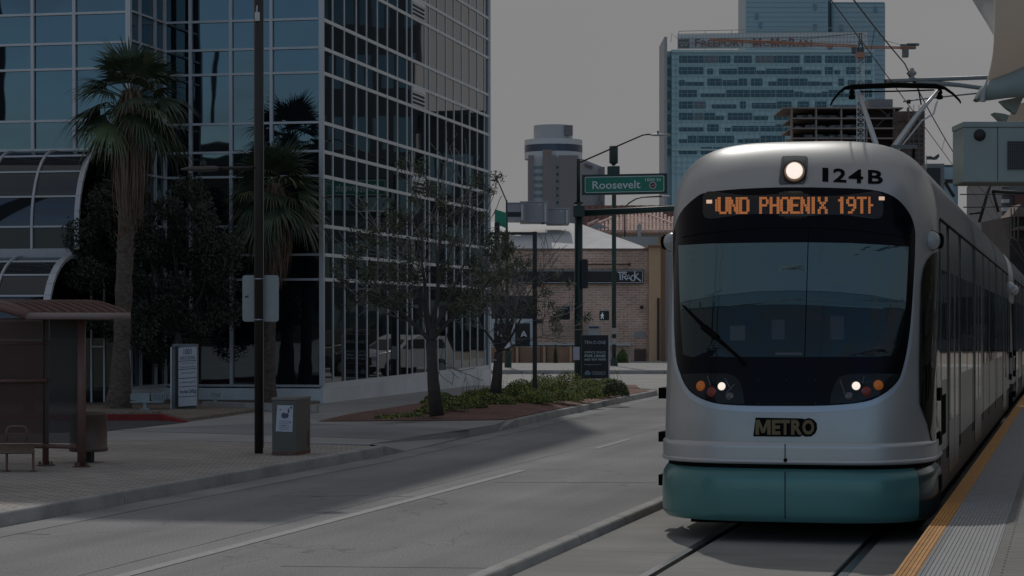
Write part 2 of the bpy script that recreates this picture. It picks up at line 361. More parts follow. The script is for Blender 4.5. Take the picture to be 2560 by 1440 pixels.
# red painted kerb in front of the gravel
rk = [G(-600, 1037, SW + .12), G(400, 1036, SW + .12), G(462, 1053, SW + .02)]
mb = MB()
for a, b, ha, hb in ((rk[0], rk[1], .125, .125), (rk[1], rk[2], .125, .02)):
    n_ = V3((0.0, 0.16, 0)); 
    mb.hexa([V3((a.x, a.y, 0.0)), V3((b.x, b.y, 0.0)), V3((b.x, b.y + .16, 0)), V3((a.x, a.y + .16, 0)), V3((a.x, a.y, SW + ha)), V3((b.x, b.y, SW + hb)), V3((b.x, b.y + .16, SW + hb)), V3((a.x, a.y + .16, SW + ha))])
structure(mb, 'red_kerb', M['redkerb'])
mb = MB(); a = G(505, 1022, SW); b = G(790, 1032, SW); 
mb.hexa([a, b, b + V3((0, .2, 0)), a + V3((0, .2, 0))] + [p + V3((0, 0, .16)) for p in (a, b, b + V3((0, .2, 0)), a + V3((0, .2, 0)))])
structure(mb, 'low_kerb', M['kerb'])
# planting bed (red soil, slightly mounded)
bedp = [G(795, 1053, SW), G(879, 1034, SW), G(973, 1020, SW), G(1029, 1013, SW), G(1160, 993, SW), G(1320, 975, SW), G(1480, 962, SW), G(1590, 962, SW)]
q2 = offs(K2, 0.17)
bedp = bedp + [V3((q2[6].x - .5, q2[6].y, SW))] + [q2[i] for i in (5, 4, 3, 2, 1, 0)]
cen = sum((p for p in bedp), V3((0, 0, 0))) / len(bedp)
rows = []
for k in range(9):
    s_ = k / 8; rows.append([V3((p.x * s_ + cen.x * (1 - s_), p.y * s_ + cen.y * (1 - s_), SW + 0.005 + 0.16 * (1 - s_ ** 2) + (noise.noise(V3((p.x * s_ * 1.3, p.y * s_ * 1.1, k))) * .03 if k < 8 else 0))) for p in resample(bedp + [bedp[0]], 0.7)[:-1]])
structure(MB().grid(rows, close=True), 'planting_bed', M['soil'], smooth=True)
# far block across the cross street
fb = dep(G(1400, 935)); 
mb = MB(); a = P(-4000, 818, fb); b = P(2300, 818, fb)
mb.prism([V3((*a.xy, 0)), V3((*b.xy, 0)), V3((*(P(2300, 818, fb + 200)).xy, 0)), V3((*(P(-4000, 818, fb + 200)).xy, 0))], -0.05, SW)
structure(mb, 'far_pavement', M['concrete'])
mb = MB()
u = -600
while u < 2290:
    mb.uv(u + .6, HZ + FPX * (EYE - SW - .01) / fb, u + 118, HZ + FPX * (EYE + .02) / fb, fb - .16, .155); u += 119
structure(mb, 'far_kerb', M['kerb'])

# lane lines
def gx(u, v): return G(u, v).x
mb = MB(); y0, y1 = 4.0, 29.5
mb.poly([(-7.345, y0, .005), (-7.215, y0, .005), (-7.30, y1, .005), (-7.43, y1, .005)])
for k in range(4):
    ya = 35.0 + k * 9.5; yb = ya + 3.2; mb.poly([(-7.58, ya, .005), (-7.48, ya, .005), (-7.54, yb, .005), (-7.64, yb, .005)])
structure(mb, 'lane_markings', M['line'])
mb = MB(); mb.poly([(-7.60, 3, .003), (-7.565, 3, .003), (-8.0, 62, .003), (-8.035, 62, .003)])
sm = layered('road_seam', (0.26, 0.26, 0.262), 0.1, 50, 0.2, 2.0)
for (u0, v0, u1, v1, w_) in ((700, 1416, 1230, 1421, .012), (1236, 1206, 1640, 1207, .016), (-40, 1331, 120, 1337, .014)):
    a, b = G(u0, v0), G(u1, v1); mb.poly([(a.x, a.y, .003), (b.x, b.y, .003), (b.x, b.y + w_ * 3, .003), (a.x, a.y + w_ * 3, .003)])
structure(mb, 'road_seam', sm)
# faint oval tyre/paint trace on the road
mb = MB(); ce = G(1400, 1184)
def arc(cx, cy, rx, ry, a0, a1, w_, z=.0035):
    k = 40; n = len(mb.v)
    for i in range(k + 1):
        t = a0 + (a1 - a0) * i / k; 
        mb.v += [V3((cx + rx * math.cos(t), cy + ry * math.sin(t), z)), V3((cx + (rx + w_) * math.cos(t), cy + (ry + w_ * 2) * math.sin(t), z))]
    for i in range(k): mb.addf((n + 2 * i, n + 2 * i + 1, n + 2 * i + 3, n + 2 * i + 2))
c1 = G(860, 1258); arc(c1.x + .1, c1.y + .2, 1.0, .9, -0.2, 2.6, .02)
structure(mb, 'paint_trace', sm)

# ---------------------------------------------------------------- track bed, rails, median kerb, platform
XL, XR = -4.33, -1.15
mb = MB(); yy = 2.0; k = 0
while yy < 125:
    ln = 1.22
    for x0, x1 in ((XL, -3.345), (-3.215, -1.865), (-1.735, XR)):
        mb.box(x0, x1, yy + .004, yy + ln - .004, -0.04, 0.0)
    yy += ln; k += 1
structure(mb, 'track_bed', M['trackbed'])
structure(MB().box(XL, XR, 2, 125, -0.075, -0.041), 'track_base', M['dirt'])
for x0, x1, lip in ((-3.342, -3.27, -3.217), (-1.81, -1.738, -1.863)):
    mb = MB(); mb.box(x0, x1, 0, 125, -0.041, 0.003); 
    mb.box(lip, lip + (.012 if lip > x0 - .2 and lip < -3 else -.0) or lip + .012, 0, 125, -0.041, -0.001) if lip < -3 else mb.box(lip - .0, lip + .012, 0, 125, -0.041, -0.001)
    structure(mb, 'rail', M['steel'])
kerb('median_kerb', [V3((XL, -5, 0)), V3((XL, 62, 0))], 0.155, -0.05, 0.085, step=2.05, gap=.012)
PZ = 0.36
structure(MB().box(-1.13, 6, -6, 92, -0.05, PZ - .012), 'platform', layered('platform_concrete', (0.2, 0.2, 0.2), .06, 40, .1, 1))
mb = MB(); mb.box(-0.524, 6, -6, 92, PZ - .0115, PZ)
structure(mb, 'platform_paving', M['platform_pavers'])
mb = MB(); mb.box(-1.135, -0.988, -4, 92, PZ - .0115, PZ)
for i in range(5):
    x = -1.128 + i * .0288; mb.box(x, x + .017, -4, 92, PZ, PZ + .006)
structure(mb, 'yellow_platform_edge', M['yellow'])
mb = MB(); mb.box(-0.986, -0.527, -4, 92, PZ - .0115, PZ - .001)
for i in range(15):
    x = -.978 + i * .0302; y = 5.0
    mb.box(x, x + .016, -4, 19, PZ - .001, PZ + .005)
for i in range(15):
    x = -.978 + i * .0302; y = 19.0
    while y < 60: mb.box(x, x + .018, y + .02, y + .27, PZ - .001, PZ + .005); y += .30
structure(mb, 'tactile_paving', M['greytac'])
# ---------------------------------------------------------------- glass office building
def cw(c):   # camera-space (right, depth, up rel. eye) to world
    return RT * c[0] + FW * c[1] + UP * c[2]
dS = cw((1132, FPX, HZ - 782)).normalized()            # along the street side, away from the camera
dF = cw((-FPX, 1132, 0)).normalized()                  # along the front, to the left
dU = dS.cross(dF).normalized()
if dU.z < 0: dU = -dU
D0 = FPX * (EYE - SW) / (1007 - HZ)
BC = P(805, 782, D0)                                   # corner, at the height of the building's own horizon
KZ = D0 / FPX
ROWS = [(47, 0), (119, 1), (181, 2)]
def hz(v): return (782 - v) * KZ
PER = 258.7
rowv = []                                              # heights of the transoms
for k in range(3): 
    for v in (47, 119, 181): rowv.append(v + k * PER)
rowv = [v for v in rowv if v < 720]
up_rows = []
for k in range(1, 12):
    for v in (47, 119, 181): up_rows.append(v - k * PER)
SILL = 965
ROOF = 31.5
heights = sorted([hz(SILL)] + [hz(v) for v in rowv] + [hz(v) for v in up_rows if hz(v) < ROOF - .5]) + [ROOF - .3]
MG = {}
def glassm(name, col, ior, bump, tint=(1, 1, 1), rough=0.015, sc=0.55):
    m = bpy.data.materials.new(name); m.use_nodes = True; nt = m.node_tree; b = nt.nodes['Principled BSDF']; Lk = nt.links
    b.inputs['Base Color'].default_value = (*col, 1); b.inputs['Roughness'].default_value = rough; b.inputs['IOR'].default_value = ior
    b.inputs['Specular Tint'].default_value = (*tint, 1)
    g = nt.nodes.new('ShaderNodeNewGeometry'); n = nt.nodes.new('ShaderNodeTexNoise'); n.inputs['Scale'].default_value = sc; n.inputs['Detail'].default_value = 1.5
    Lk.new(g.outputs['Position'], n.inputs['Vector']); bp = nt.nodes.new('ShaderNodeBump'); bp.inputs['Strength'].default_value = bump; bp.inputs['Distance'].default_value = 0.02
    Lk.new(n.outputs['Fac'], bp.inputs['Height']); Lk.new(bp.outputs[0], b.inputs['Normal'])
    return m
MG['glass'] = glassm('reflective_window_glass', (0.006, 0.009, 0.012), 2.1, 0.30, tint=(0.68, 0.86, 1.0))
MG['side'] = glassm('street_window_glass', (0.006, 0.008, 0.008), 1.6, 0.05, tint=(0.9, 1, 1))
M['mullion'] = mat('anodised_mullion', (0.50, 0.50, 0.52), 0.45, metal=0.15, var=0.06, vscale=1)
M['mullion2'] = mat('side_mullion', (0.62, 0.65, 0.66), 0.5, metal=0.0, var=0.06, vscale=1)
M['bwall'] = layered('painted_base_wall', (0.66, 0.69, 0.70), 0.05, 30, 0.12, 0.7, bump=0.15)

bld = thing('office_building', V3((*P(805, 900, D0 + 6).xy, SW)), 'dark mirrored glass office block with pale grid of mullions, on the street corner', 'office building')
panes = []     # (verts, material key)
def pane(o, a, n, s0, s1, h0, h1, key, inset=0.022):
    j = 0.006 if key == 'glass' else 0.0025
    c = [o + a * s0 + dU * h0, o + a * s1 + dU * h0, o + a * s1 + dU * h1, o + a * s0 + dU * h1]
    t1, t2 = random.uniform(-j, j), random.uniform(-j, j)
    wd, ht = (s1 - s0), (h1 - h0)
    c = [p - n * inset for p in c]
    c[0] += n * (-t1 * wd / 2 - t2 * ht / 2); c[1] += n * (t1 * wd / 2 - t2 * ht / 2); c[2] += n * (t1 * wd / 2 + t2 * ht / 2); c[3] += n * (-t1 * wd / 2 + t2 * ht / 2)
    panes.append((c, key))
grid_f = MB(); grid_s = MB()
def bar(mb, o, a, n, s, w_, h0, h1, pr, back=.06): mb.frame(o, a, n, dU, s - w_ / 2, s + w_ / 2, -back, pr, h0, h1)
def hbar(mb, o, a, n, s0, s1, h, w_, pr, back=.06): mb.frame(o, a, n, dU, s0, s1, -back, pr, h - w_ / 2, h + w_ / 2)
nS = dS.cross(dU).normalized(); 
if nS.dot(RT) < 0: nS = -nS                            # outward normal of the street side
nF = -dS                                               # outward normal of the front
HB, HT = heights[0], ROOF
# street side
us = [834, 863, 893, 918.6, 945.6, 970.6, 995.6, 1019, 1031.7, 1064, 1075, 1095.6, 1117, 1136.7, 1156.7, 1176, 1195, 1212.8]
cX, cD = (805 - 1280) / FPX * D0, D0
sx, sd = dS.dot(RT), dS.dot(FW)
def s_of(u): r = (u - 1280) / FPX; return (r * cD - cX) / (sx - r * sd)
ss = [0.0] + [s_of(u) for u in us]; SEND = s_of(1224); ss.append(SEND)
for i in range(len(ss) - 1):
    for j in range(len(heights) - 1):
        h0, h1 = heights[j], heights[j + 1]
        if i == 9 and (h1 - h0) < 0.68 and hz(760) < h0:
            continue
        pane(BC, dS, nS, ss[i], ss[i + 1], h0, h1, 'side')
vents = []
for j in range(len(heights) - 1):
    h0, h1 = heights[j], heights[j + 1]
    if (h1 - h0) < 0.68 and hz(760) < h0: vents.append((h0, h1))
for s_ in ss[1:-1]: bar(grid_s, BC, dS, nS, s_, 0.05, HB, HT, 0.0, .045)
bar(grid_s, BC, dS, nS, SEND - .06, 0.14, HB - 1.3, HT, 0.05)
for h in heights: hbar(grid_s, BC, dS, nS, 0, SEND, h, 0.085 if h > heights[0] else .12, 0.004, .042)
# right front block
def t_of(u, o=None):
    o = o or BC; r = (u - 1280) / FPX; ox, od = o.dot(RT), o.dot(FW); ax, ad_ = dF.dot(RT), dF.dot(FW); return (r * od - ox) / (ax - r * ad_)
tt = [0.0] + [t_of(u) for u in (680, 579, 478, 413)]; TEND = tt[-1]
for i in range(len(tt) - 1):
    for j in range(len(heights) - 1): pane(BC, dF, nF, tt[i], tt[i + 1], heights[j], heights[j + 1], 'glass')
for t_ in tt[1:]: bar(grid_f, BC, dF, nF, t_, 0.075, HB, HT, 0.05)
for h in heights: hbar(grid_f, BC, dF, nF, 0, TEND, h, 0.055, 0.042)
# corner post
grid_f.frame(BC, dF, nF, dU, -.055, .055, -.06, .055, HB, HT)
# recess return wall and left front block
Q = BC + dF * TEND
sret = 2.37
LC = Q - dS * sret
nR = nS
rr = [0.0]
for u in (350, 388):
    r = (u - 1280) / FPX; ox, od = LC.dot(RT), LC.dot(FW); rr.append((r * od - ox) / (sx - r * sd))
rr.append(sret)
for i in range(3):
    for j in range(len(heights) - 1): pane(LC, dS, nR, rr[i], rr[i + 1], heights[j], heights[j + 1], 'glass')
for s_ in rr[1:]: bar(grid_f, LC, dS, nR, s_, 0.05, HB, HT, 0.045)
for h in heights: hbar(grid_f, LC, dS, nR, 0, sret, h, 0.05, 0.037)
lv = [30 - PER * k + d for k in range(12) for d in (0, 75, 139)] + [298.5, 371]
ol, dl = LC.dot(RT), LC.dot(FW)
def hl(v): return (782 - v) * dl / FPX
lh = sorted(set(round(hl(v), 3) for v in lv if hl(v) < ROOF - .5)) + [ROOF - .3]
lt = [0.0] + [t_of(u, LC) for u in (188, 84, -18, -120, -222, -324)]
for i in range(len(lt) - 1):
    for j in range(len(lh) - 1): pane(LC, dF, nF, lt[i], lt[i + 1], lh[j], lh[j + 1], 'glass')
for t_ in lt[1:]: bar(grid_f, LC, dF, nF, t_, 0.075, lh[0], HT, 0.05)
for h in lh: hbar(grid_f, LC, dF, nF, 0, lt[-1], h, 0.055, 0.042)
grid_f.frame(LC, dF, nF, dU, -.06, .06, -.06, .06, HB, HT)
# body behind the glass, base wall, roof slab
core = MB()
O0 = BC - dU * 0; 
back_ = SEND
ftp = [BC + dF * .12 + dS * .12 - nS * 0.0, LC + dF * .1 + dS * .1]
def pr(p, h): return p + dU * h
pts = [BC - nS * .12 + dS * .12, BC - nS * .12 + dS * (SEND - .1), BC + dF * (TEND + lt[-1] - .02) + dS * (SEND - .1), BC + dF * (TEND + lt[-1] - .02) - dS * (sret - .12), LC - nS * .12 + dS * .12, Q - nS * .12 + dS * .12]
core.extr([pr(p, HB) for p in pts], dU * (HT - HB))
core.build('building_core', mat('building_interior', (0.006, 0.006, 0.006), .8), bld)
wallm = MB()
wallm.frame(BC, dS, nS, dU, -.03, SEND, -.3, .03, HB - 2.2, HB - .062)
wallm.frame(BC, dF, nF, dU, .04, TEND, -.3, .031, HB - 2.2, HB - .062)
wallm.frame(LC, dS, nR, dU, 0, sret, -.3, .02, HB - 2.2, HB + .03)
wallm.build('base_wall', M['bwall'], bld)
roofm = MB(); roofm.extr([pr(p, HT) for p in [BC, BC + dS * SEND, BC + dF * (TEND + lt[-1] - .02) + dS * SEND, BC + dF * (TEND + lt[-1] - .02) - dS * sret, LC, Q]], dU * .6)
roofm.build('roof', M['mullion'], bld)
grid_f.build('window_frame', M['mullion'], bld); grid_s.build('window_frame', M['mullion2'], bld)
# panes: the 100 that show largest are windows of their own, the rest one piece
def px_area(c):
    q = [proj(p) for p in c]; q = [(min(max(x, 0), 2560), min(max(y, 0), 1440)) for x, y in q]
    return abs(sum(q[i][0] * q[(i + 1) % 4][1] - q[(i + 1) % 4][0] * q[i][1] for i in range(4))) / 2
panes.sort(key=lambda a: -px_area(a[0]))
for c, k in panes[:100]: MB().poly(c).build('window', MG[k], bld)
mb = MB()
for c, k in panes[100:]: mb.m(0 if k == 'glass' else 1).poly(c)
tag(mb.build('window', [MG['glass'], MG['side']], bld), kind='stuff')
# ventilation louvres in the narrow bay
for h0, h1 in vents[:14]:
    mb = MB(); s0, s1 = ss[9] + .03, ss[10] - .03
    n_ = 4; H = h1 - h0 - .06
    mb.m(1).frame(BC, dS, nS, dU, s0, s1, -.05, -.03, h0 + .03, h1 - .03)
    mb.m(0).frame(BC, dS, nS, dU, s0, s1, -.03, .02, h1 - .16, h1 - .045)
    for q in range(n_):
        hh = h0 + .05 + q * .115; mb.m(0).frame(BC, dS, nS, dU, s0, s1, -.03, .015, hh, hh + .035)
    mb.build('vent', [M['mullion2'], M['black']], bld)

# curved glass canopies on the left block
def vault(t0, t1, p0, p1, hT, hB, skirt, ribs, first=False):
    K = 8; prof = []
    for i in range(K + 1):
        a = i / K * PI / 2; prof.append((p0 + (p1 - p0) * math.sin(a), hB + (hT - hB) * math.cos(a)))
    prof.append((p1, hB - skirt))
    return prof
MG['canopy'] = glassm('canopy_glass', (0.012, 0.014, 0.018), 1.75, 0.08, tint=(.8, .9, 1))
MG['spandrel'] = mat('grey_canopy_panel', (0.05, 0.052, 0.048), 0.4)
def build_vault(t0, t1, p0, p1, vT, vB, vS, ribus, end_wide):
    dd = dl - (p0 + p1) / 2
    prof = vault(t0, t1, p0, p1, hl(vT), hl(vB), 0, None); prof[-1] = (p1, (782 - vS) * (dl - p1) / FPX)
    prof = [(p, h) for p, h in prof]
    o = LC
    q = lambda t, ph: o + dF * t + nF * ph[0] + dU * ph[1]
    for i in range(len(prof) - 1):
        if (i % 2 == 1 and i < 7): continue
    cuts = [0, 2, 4, 6, 8, 9]
    tl = [t0] + ribus + [t1]
    for a, b in zip(tl, tl[1:]):
        for c0, c1 in zip(cuts, cuts[1:]):
            rows = [[q(a, prof[k]), q(b, prof[k])] for k in range(c0, c1 + 1)]
            MB().grid(rows).build('canopy_window', MG['spandrel'] if c0 == 8 else MG['canopy'], bld, smooth=True)
    mb = MB()
    for t in tl:
        w_ = end_wide if t == t0 else .055
        for k in range(len(prof) - 1):
            a, b = prof[k], prof[k + 1]; d = V3((b[0] - a[0], b[1] - a[1], 0)).normalized(); 
            c = [q(t - w_ / 2, a), q(t + w_ / 2, a), q(t + w_ / 2, b), q(t - w_ / 2, b)]
            nn = (nF * -d.y + dU * d.x)
            mb.hexa([p - nn * .03 for p in c] + [p + nn * .045 for p in c])
    for k in (2, 4, 6, 8, 9):
        mb.frame(o + nF * prof[k][0] + dU * prof[k][1], dF, nF, dU, t0, t1, -.03, .03, -.02, .02)
    mb.build('canopy_rib', M['mullion'], bld)
    return prof
pA = build_vault(t_of(250, LC) + .0, lt[-1], 0.06, 1.35, 376, 570, 622, [t_of(u, LC) for u in (140, 33, -74, -181)], .12)
dA = dl - 1.35
mb = MB(); mb.frame(LC, dF, nF, dU, pA and (t_of(250, LC) + .1), lt[-1], 1.0, 1.42, (782 - 645) * dA / FPX, (782 - 621) * dA / FPX); mb.build('canopy_beam', mat('pale_beam', (.40, .40, .43), .6, var=.08, vscale=6), bld)
LC2 = LC
def t_of2(u, p):
    o = LC + nF * p; return t_of(u, o)
pB = build_vault(t_of2(181, 1.42), lt[-1], 1.42, 2.9, 645, 800, 850, [t_of2(u, 1.42) for u in (54, -60, -170)], .16)
# glazed entrance wall below the canopies
mb = MB(); mb.frame(LC, dF, nF, dU, 0.0, lt[-1], -.05, .02, HB - 2.0, hl(372)); mb.build('entrance_glazing', MG['side'], bld)
mb = MB()
for u in (230, 262, 300): mb.frame(LC, dF, nF, dU, t_of(u, LC) - .02, t_of(u, LC) + .02, .02, .06, HB - 2.0, hl(640))
mb.frame(LC, dF, nF, dU, t_of(262, LC), t_of(232, LC), .02, .05, hl(868), hl(864)); mb.build('door_frame', M['mullion'], bld)

# ---------------------------------------------------------------- what the glass mirrors: placed by mirroring in the facade plane
def mirror(p, o, n): return p - n * (2 * (p - o).dot(n))
def simple_block(name, corners, z0, z1, m, label, cat, wm=None, rows=0, cols=0, arch=False):
    """box building on a 4-corner footprint, window bands on the face between corners 0 and 1"""
    t = thing(name, V3((*(sum(corners, V3((0, 0, 0))) / 4).xy, 0)), label, cat)
    MB().prism(corners, z0, z1).build('wall', m, t)
    MB().prism([c + (c - sum(corners, V3((0, 0, 0))) / 4).normalized() * .3 for c in corners], z1, z1 + .5).build('roof', m, t)
    a, b = corners[0], corners[1]; ax = (b - a); ln = ax.length; ax.normalize(); n = V3((ax.y, -ax.x, 0))
    if n.dot(a - corners[3]) < 0: n = -n
    mbw = MB()
    for r in range(rows):
        zz = z0 + 1 + r * (z1 - z0 - 1.5) / rows; hh = (z1 - z0 - 1.5) / rows * .55
        for c in range(cols):
            s0 = (c + .2) * ln / cols; s1 = (c + .8) * ln / cols
            mbw.frame(V3((a.x, a.y, 0)), ax, n, UP, s0, s1, -.1, .05, zz, zz + hh)
    if rows: tag(mbw.build('window', wm or MG['glass'], t), kind='stuff')
    return t
def mblock(name, u0, u1, d, vt, th, o, n, m, label, cat, **k):
    a, b = P(u0, HZ, d), P(u1, HZ, d); c, e_ = P(u1, HZ, d + th), P(u0, HZ, d + th)
    zt = EYE + (HZ - vt) * d / FPX
    cs = [mirror(p, o, n) for p in (a, b, c, e_)]
    for p in cs: p.z = 0
    return simple_block(name, cs, 0, zt, m, label, cat, **k)
nSh = V3((nS.x, nS.y, 0)).normalized(); nFh = V3((nF.x, nF.y, 0)).normalized()
mblock('dark_tower', 560, 1045, 190, -2600, 22, BC, nSh, mat('dark_bronze', (.06, .06, .068), .5), 'dark bronze tower mirrored in the left bays of the street side glass', 'tower', rows=22, cols=9)
mblock('parking_garage', 1048, 1330, 200, 292, 18, BC, nSh, mat('slate_wall', (.075, .08, .095), .7), 'low slate grey building mirrored in the right bays of the street side glass', 'building', rows=3, cols=9)
mblock('brown_shop_row', 395, 830, 118, 452, 9, BC, nFh, mat('dark_brown_wall', (.03, .026, .022), .7), 'dark brown low building mirrored in the front glass', 'building', rows=2, cols=5)
mblock('slim_tower', 484, 497, 140, -1500, 3, BC, nFh, mat('dark_slab', (.01, .01, .012), .7), 'slim dark tower mirrored as a black strip in the front glass', 'tower')
mblock('slim_tower', -60, 14, 140, -1500, 3, LC, nFh, mat('dark_slab', (.01, .01, .012), .7), 'dark tower mirrored as a black strip at the left edge of the front glass', 'tower')
# ---------------------------------------------------------------- light rail train
TCX = -2.54; TW = 1.28; TY0 = 20.12; TZS = 2.50; TZT = 3.78; TD = 1.18
def rake(z):
    a = max(0.0, z - 0.95); return 0.10 * a + 0.055 * a * a
NP, NQ, NR = 3.6, 4.6, 2.6
def DZ(z):
    q = min(1, max(0, (z - TZS) / (TZT - TZS))); return TD * (1 - .5 * q * q)
def Yn(x, z, W=TW, D=TD):     # nose surface, x from the centre line, returns distance behind the nose tip
    q = max(0, (z - TZS) / (TZT - TZS)); g = abs(x / W) ** NP + q ** NQ
    if g >= 1: return None
    return rake(z) + DZ(z) * (1 - (1 - g) ** (1 / NR))
def inside(p, y0):
    x = (p.x - TCX) / TW; z = p.z
    if abs(x) > 1 or z > TZT or z < .1: return False
    y = p.y - y0 - rake(z)
    if y < 0: return False
    q = max(0, (z - TZS) / (TZT - TZS)); r = max(0, (DZ(z) - y) / DZ(z))
    return abs(x) ** NP + q ** NQ + r ** NR <= 1
def hit(u, v, y0=None, dmin=17.5, dmax=48):
    y0 = TY0 if y0 is None else y0
    d = dmin; prev = d
    while d < dmax:
        if inside(P(u, v, d), y0): break
        prev = d; d += .08
    else: return None
    lo, hi = prev, d
    for _ in range(18):
        m_ = (lo + hi) / 2
        if inside(P(u, v, m_), y0): hi = m_
        else: lo = m_
    return P(u, v, lo)
def nrm(p, y0=None):
    y0 = TY0 if y0 is None else y0
    def f(p):
        x = (p.x - TCX) / TW; q = max(0, (p.z - TZS) / (TZT - TZS)); dz_ = DZ(p.z); r = max(0, (dz_ - (p.y - y0 - rake(p.z))) / dz_)
        return abs(x) ** NP + q ** NQ + r ** NR
    e = 1e-3; f0 = f(p); g = V3((f(p + V3((e, 0, 0))) - f0, f(p + V3((0, e, 0))) - f0, f(p + V3((0, 0, e))) - f0))
    return g.normalized() if g.length > 0 else V3((0, -1, 0))
def onnose(u, v, eps):
    p = hit(u, v)
    if p is None:
        for k in range(1, 40):
            uu = u + (1990 - u) * k * .01; p = hit(uu, v + (700 - v) * k * .004)
            if p is not None: break
    return p + nrm(p) * eps
def smooth_outline(pts, n=4):
    out = []; K = len(pts)
    for i in range(K):
        p0, p1, p2, p3 = pts[i - 1], pts[i], pts[(i + 1) % K], pts[(i + 2) % K]
        for k in range(n):
            t = k / n; out.append(tuple(0.5 * ((2 * p1[j]) + (-p0[j] + p2[j]) * t + (2 * p0[j] - 5 * p1[j] + 4 * p2[j] - p3[j]) * t * t + (-p0[j] + 3 * p1[j] - 3 * p2[j] + p3[j]) * t ** 3) for j in (0, 1)))
    return out
def decal(outline, eps, rings=12, cen=None, mb=None):
    mb = mb or MB(); K = len(outline); cx = cen or (sum(p[0] for p in outline) / K, sum(p[1] for p in outline) / K)
    rows = []
    for r in range(rings + 1):
        s_ = r / rings; s_ = 1 - (1 - s_) ** 1.5
        if r == 0: s_ = .01
        rows.append([onnose(cx[0] + (p[0] - cx[0]) * s_, cx[1] + (p[1] - cx[1]) * s_, eps) for p in outline])
    mb.grid(rows, close=True); mb.addf(range(len(mb.v) - K * (rings + 1), len(mb.v) - K * rings)); return mb
def rrect(u0, v0, u1, v1, r, n=4):
    o = []
    for cx, cy, a in ((u1 - r, v0 + r, -90), (u1 - r, v1 - r, 0), (u0 + r, v1 - r, 90), (u0 + r, v0 + r, 180)):
        for k in range(n + 1): g = math.radians(a + 90 * k / n); o.append((cx + r * math.cos(g), cy + r * math.sin(g)))
    return o
def dens(o, n):
    r = []
    for i in range(len(o)):
        a, b = o[i], o[(i + 1) % len(o)]
        for k in range(n): r.append((a[0] + (b[0] - a[0]) * k / n, a[1] + (b[1] - a[1]) * k / n))
    return r
T = {}
T['silver'] = mat('silver_paint', (0.385, 0.39, 0.39), 0.40, metal=0.55, var=0.10, vscale=1.1, coat=0.12)
T['side'] = mat('stainless_side', (0.13, 0.135, 0.128), 0.22, metal=0.8, var=0.6, vscale=1.0, vdet=6, stretch=(1, 9, 0.35), bump=0.06, bscale=1.5)  # streaks in the colour imitate reflections mirrored in the side
T['band'] = mat('silver_band', (0.46, 0.46, 0.47), 0.38, metal=0.5, coat=0.4)
T['teal'] = mat('teal_paint', (0.07, 0.205, 0.20), 0.36, metal=0.2, var=0.07, vscale=2, coat=0.35)
T['mask'] = mat('black_mask', (0.004, 0.004, 0.007), 0.16, spec=0.10)
T['wind'] = glassm('windshield_glass', (0.003, 0.007, 0.009), 1.5, 0.10, tint=(.8, .98, 1.0), rough=0.06, sc=1.6)
T['dglass'] = glassm('train_window_glass', (0.008, 0.009, 0.008), 1.6, 0.12, rough=0.03, sc=2)
T['lens'] = mat('lamp_lens', (0.012, 0.013, 0.014), 0.10, spec=.22)
T['led'] = mat('led_amber', (0.3, 0.1, 0.03), .5, emit=(1.0, 0.33, 0.10), estr=0.42)
T['ledw'] = mat('led_white', (0.5, 0.4, 0.3), .5, emit=(1.0, 0.62, 0.42), estr=0.9)
T['lamp'] = mat('headlamp_glow', (0.9, 0.8, 0.7), .4, emit=(1.0, 0.86, 0.74), estr=1.5)
T['halo'] = mat('headlamp_reflector', (0.35, 0.26, 0.2), .3, metal=.6, emit=(1.0, 0.55, 0.33), estr=.14)
T['orange'] = mat('amber_lens', (0.55, 0.15, 0.02), .35, emit=(1, .25, .03), estr=.10)
T['red'] = mat('red_lens', (0.22, 0.03, 0.025), .3)
T['gold'] = mat('gold_letters', (0.13, 0.095, 0.04), .6)
T['blk'] = mat('train_black', (0.004, 0.004, 0.004), .9, spec=0.1)
T['dirtside'] = mat('dirty_skirt', (0.07, 0.055, 0.045), .6, var=.4, vscale=3, stretch=(1, 3, 1))
T['grey'] = mat('lamp_bezel', (0.10, 0.11, 0.11), .4, metal=.5)

LEN = 27.6
def plan(z, W, D, yoff, nseg=110, grow=0.0, ymax=None, both=True):
    """outline of the car body at height z"""
    q = max(0, (z - TZS) / (TZT - TZS)); k = max(1 - q ** NQ, 1e-5)
    D = DZ(z); w_ = W * k ** (1 / NP); dd = D * k ** (1 / NR)
    pts = []
    for i in range(nseg + 1):
        a = -PI / 2 + PI * i / nseg
        sx_ = math.copysign(abs(math.sin(a)) ** (2 / NP), math.sin(a)); cy = abs(math.cos(a)) ** (2 / NR)
        pts.append((sx_ * (w_ + grow), D - cy * (dd + grow)))
    rk = rake(z)
    front = [V3((TCX + x, yoff + y + rk, z)) for x, y in pts]
    if ymax is not None:
        return [V3((TCX - w_ - grow, yoff + ymax, z))] + front + [V3((TCX + w_ + grow, yoff + ymax, z))]
    rear = [V3((TCX - x, yoff + LEN - y - rk, z)) for x, y in pts]
    ys = [yoff + D + rk + (LEN - 2 * D - 2 * rk) * k_ / 14 for k_ in range(1, 14)]
    right = [V3((TCX + w_ + grow, y, z)) for y in ys]; left = [V3((TCX - w_ - grow, y, z)) for y in reversed(ys)]
    return front + right + rear + left
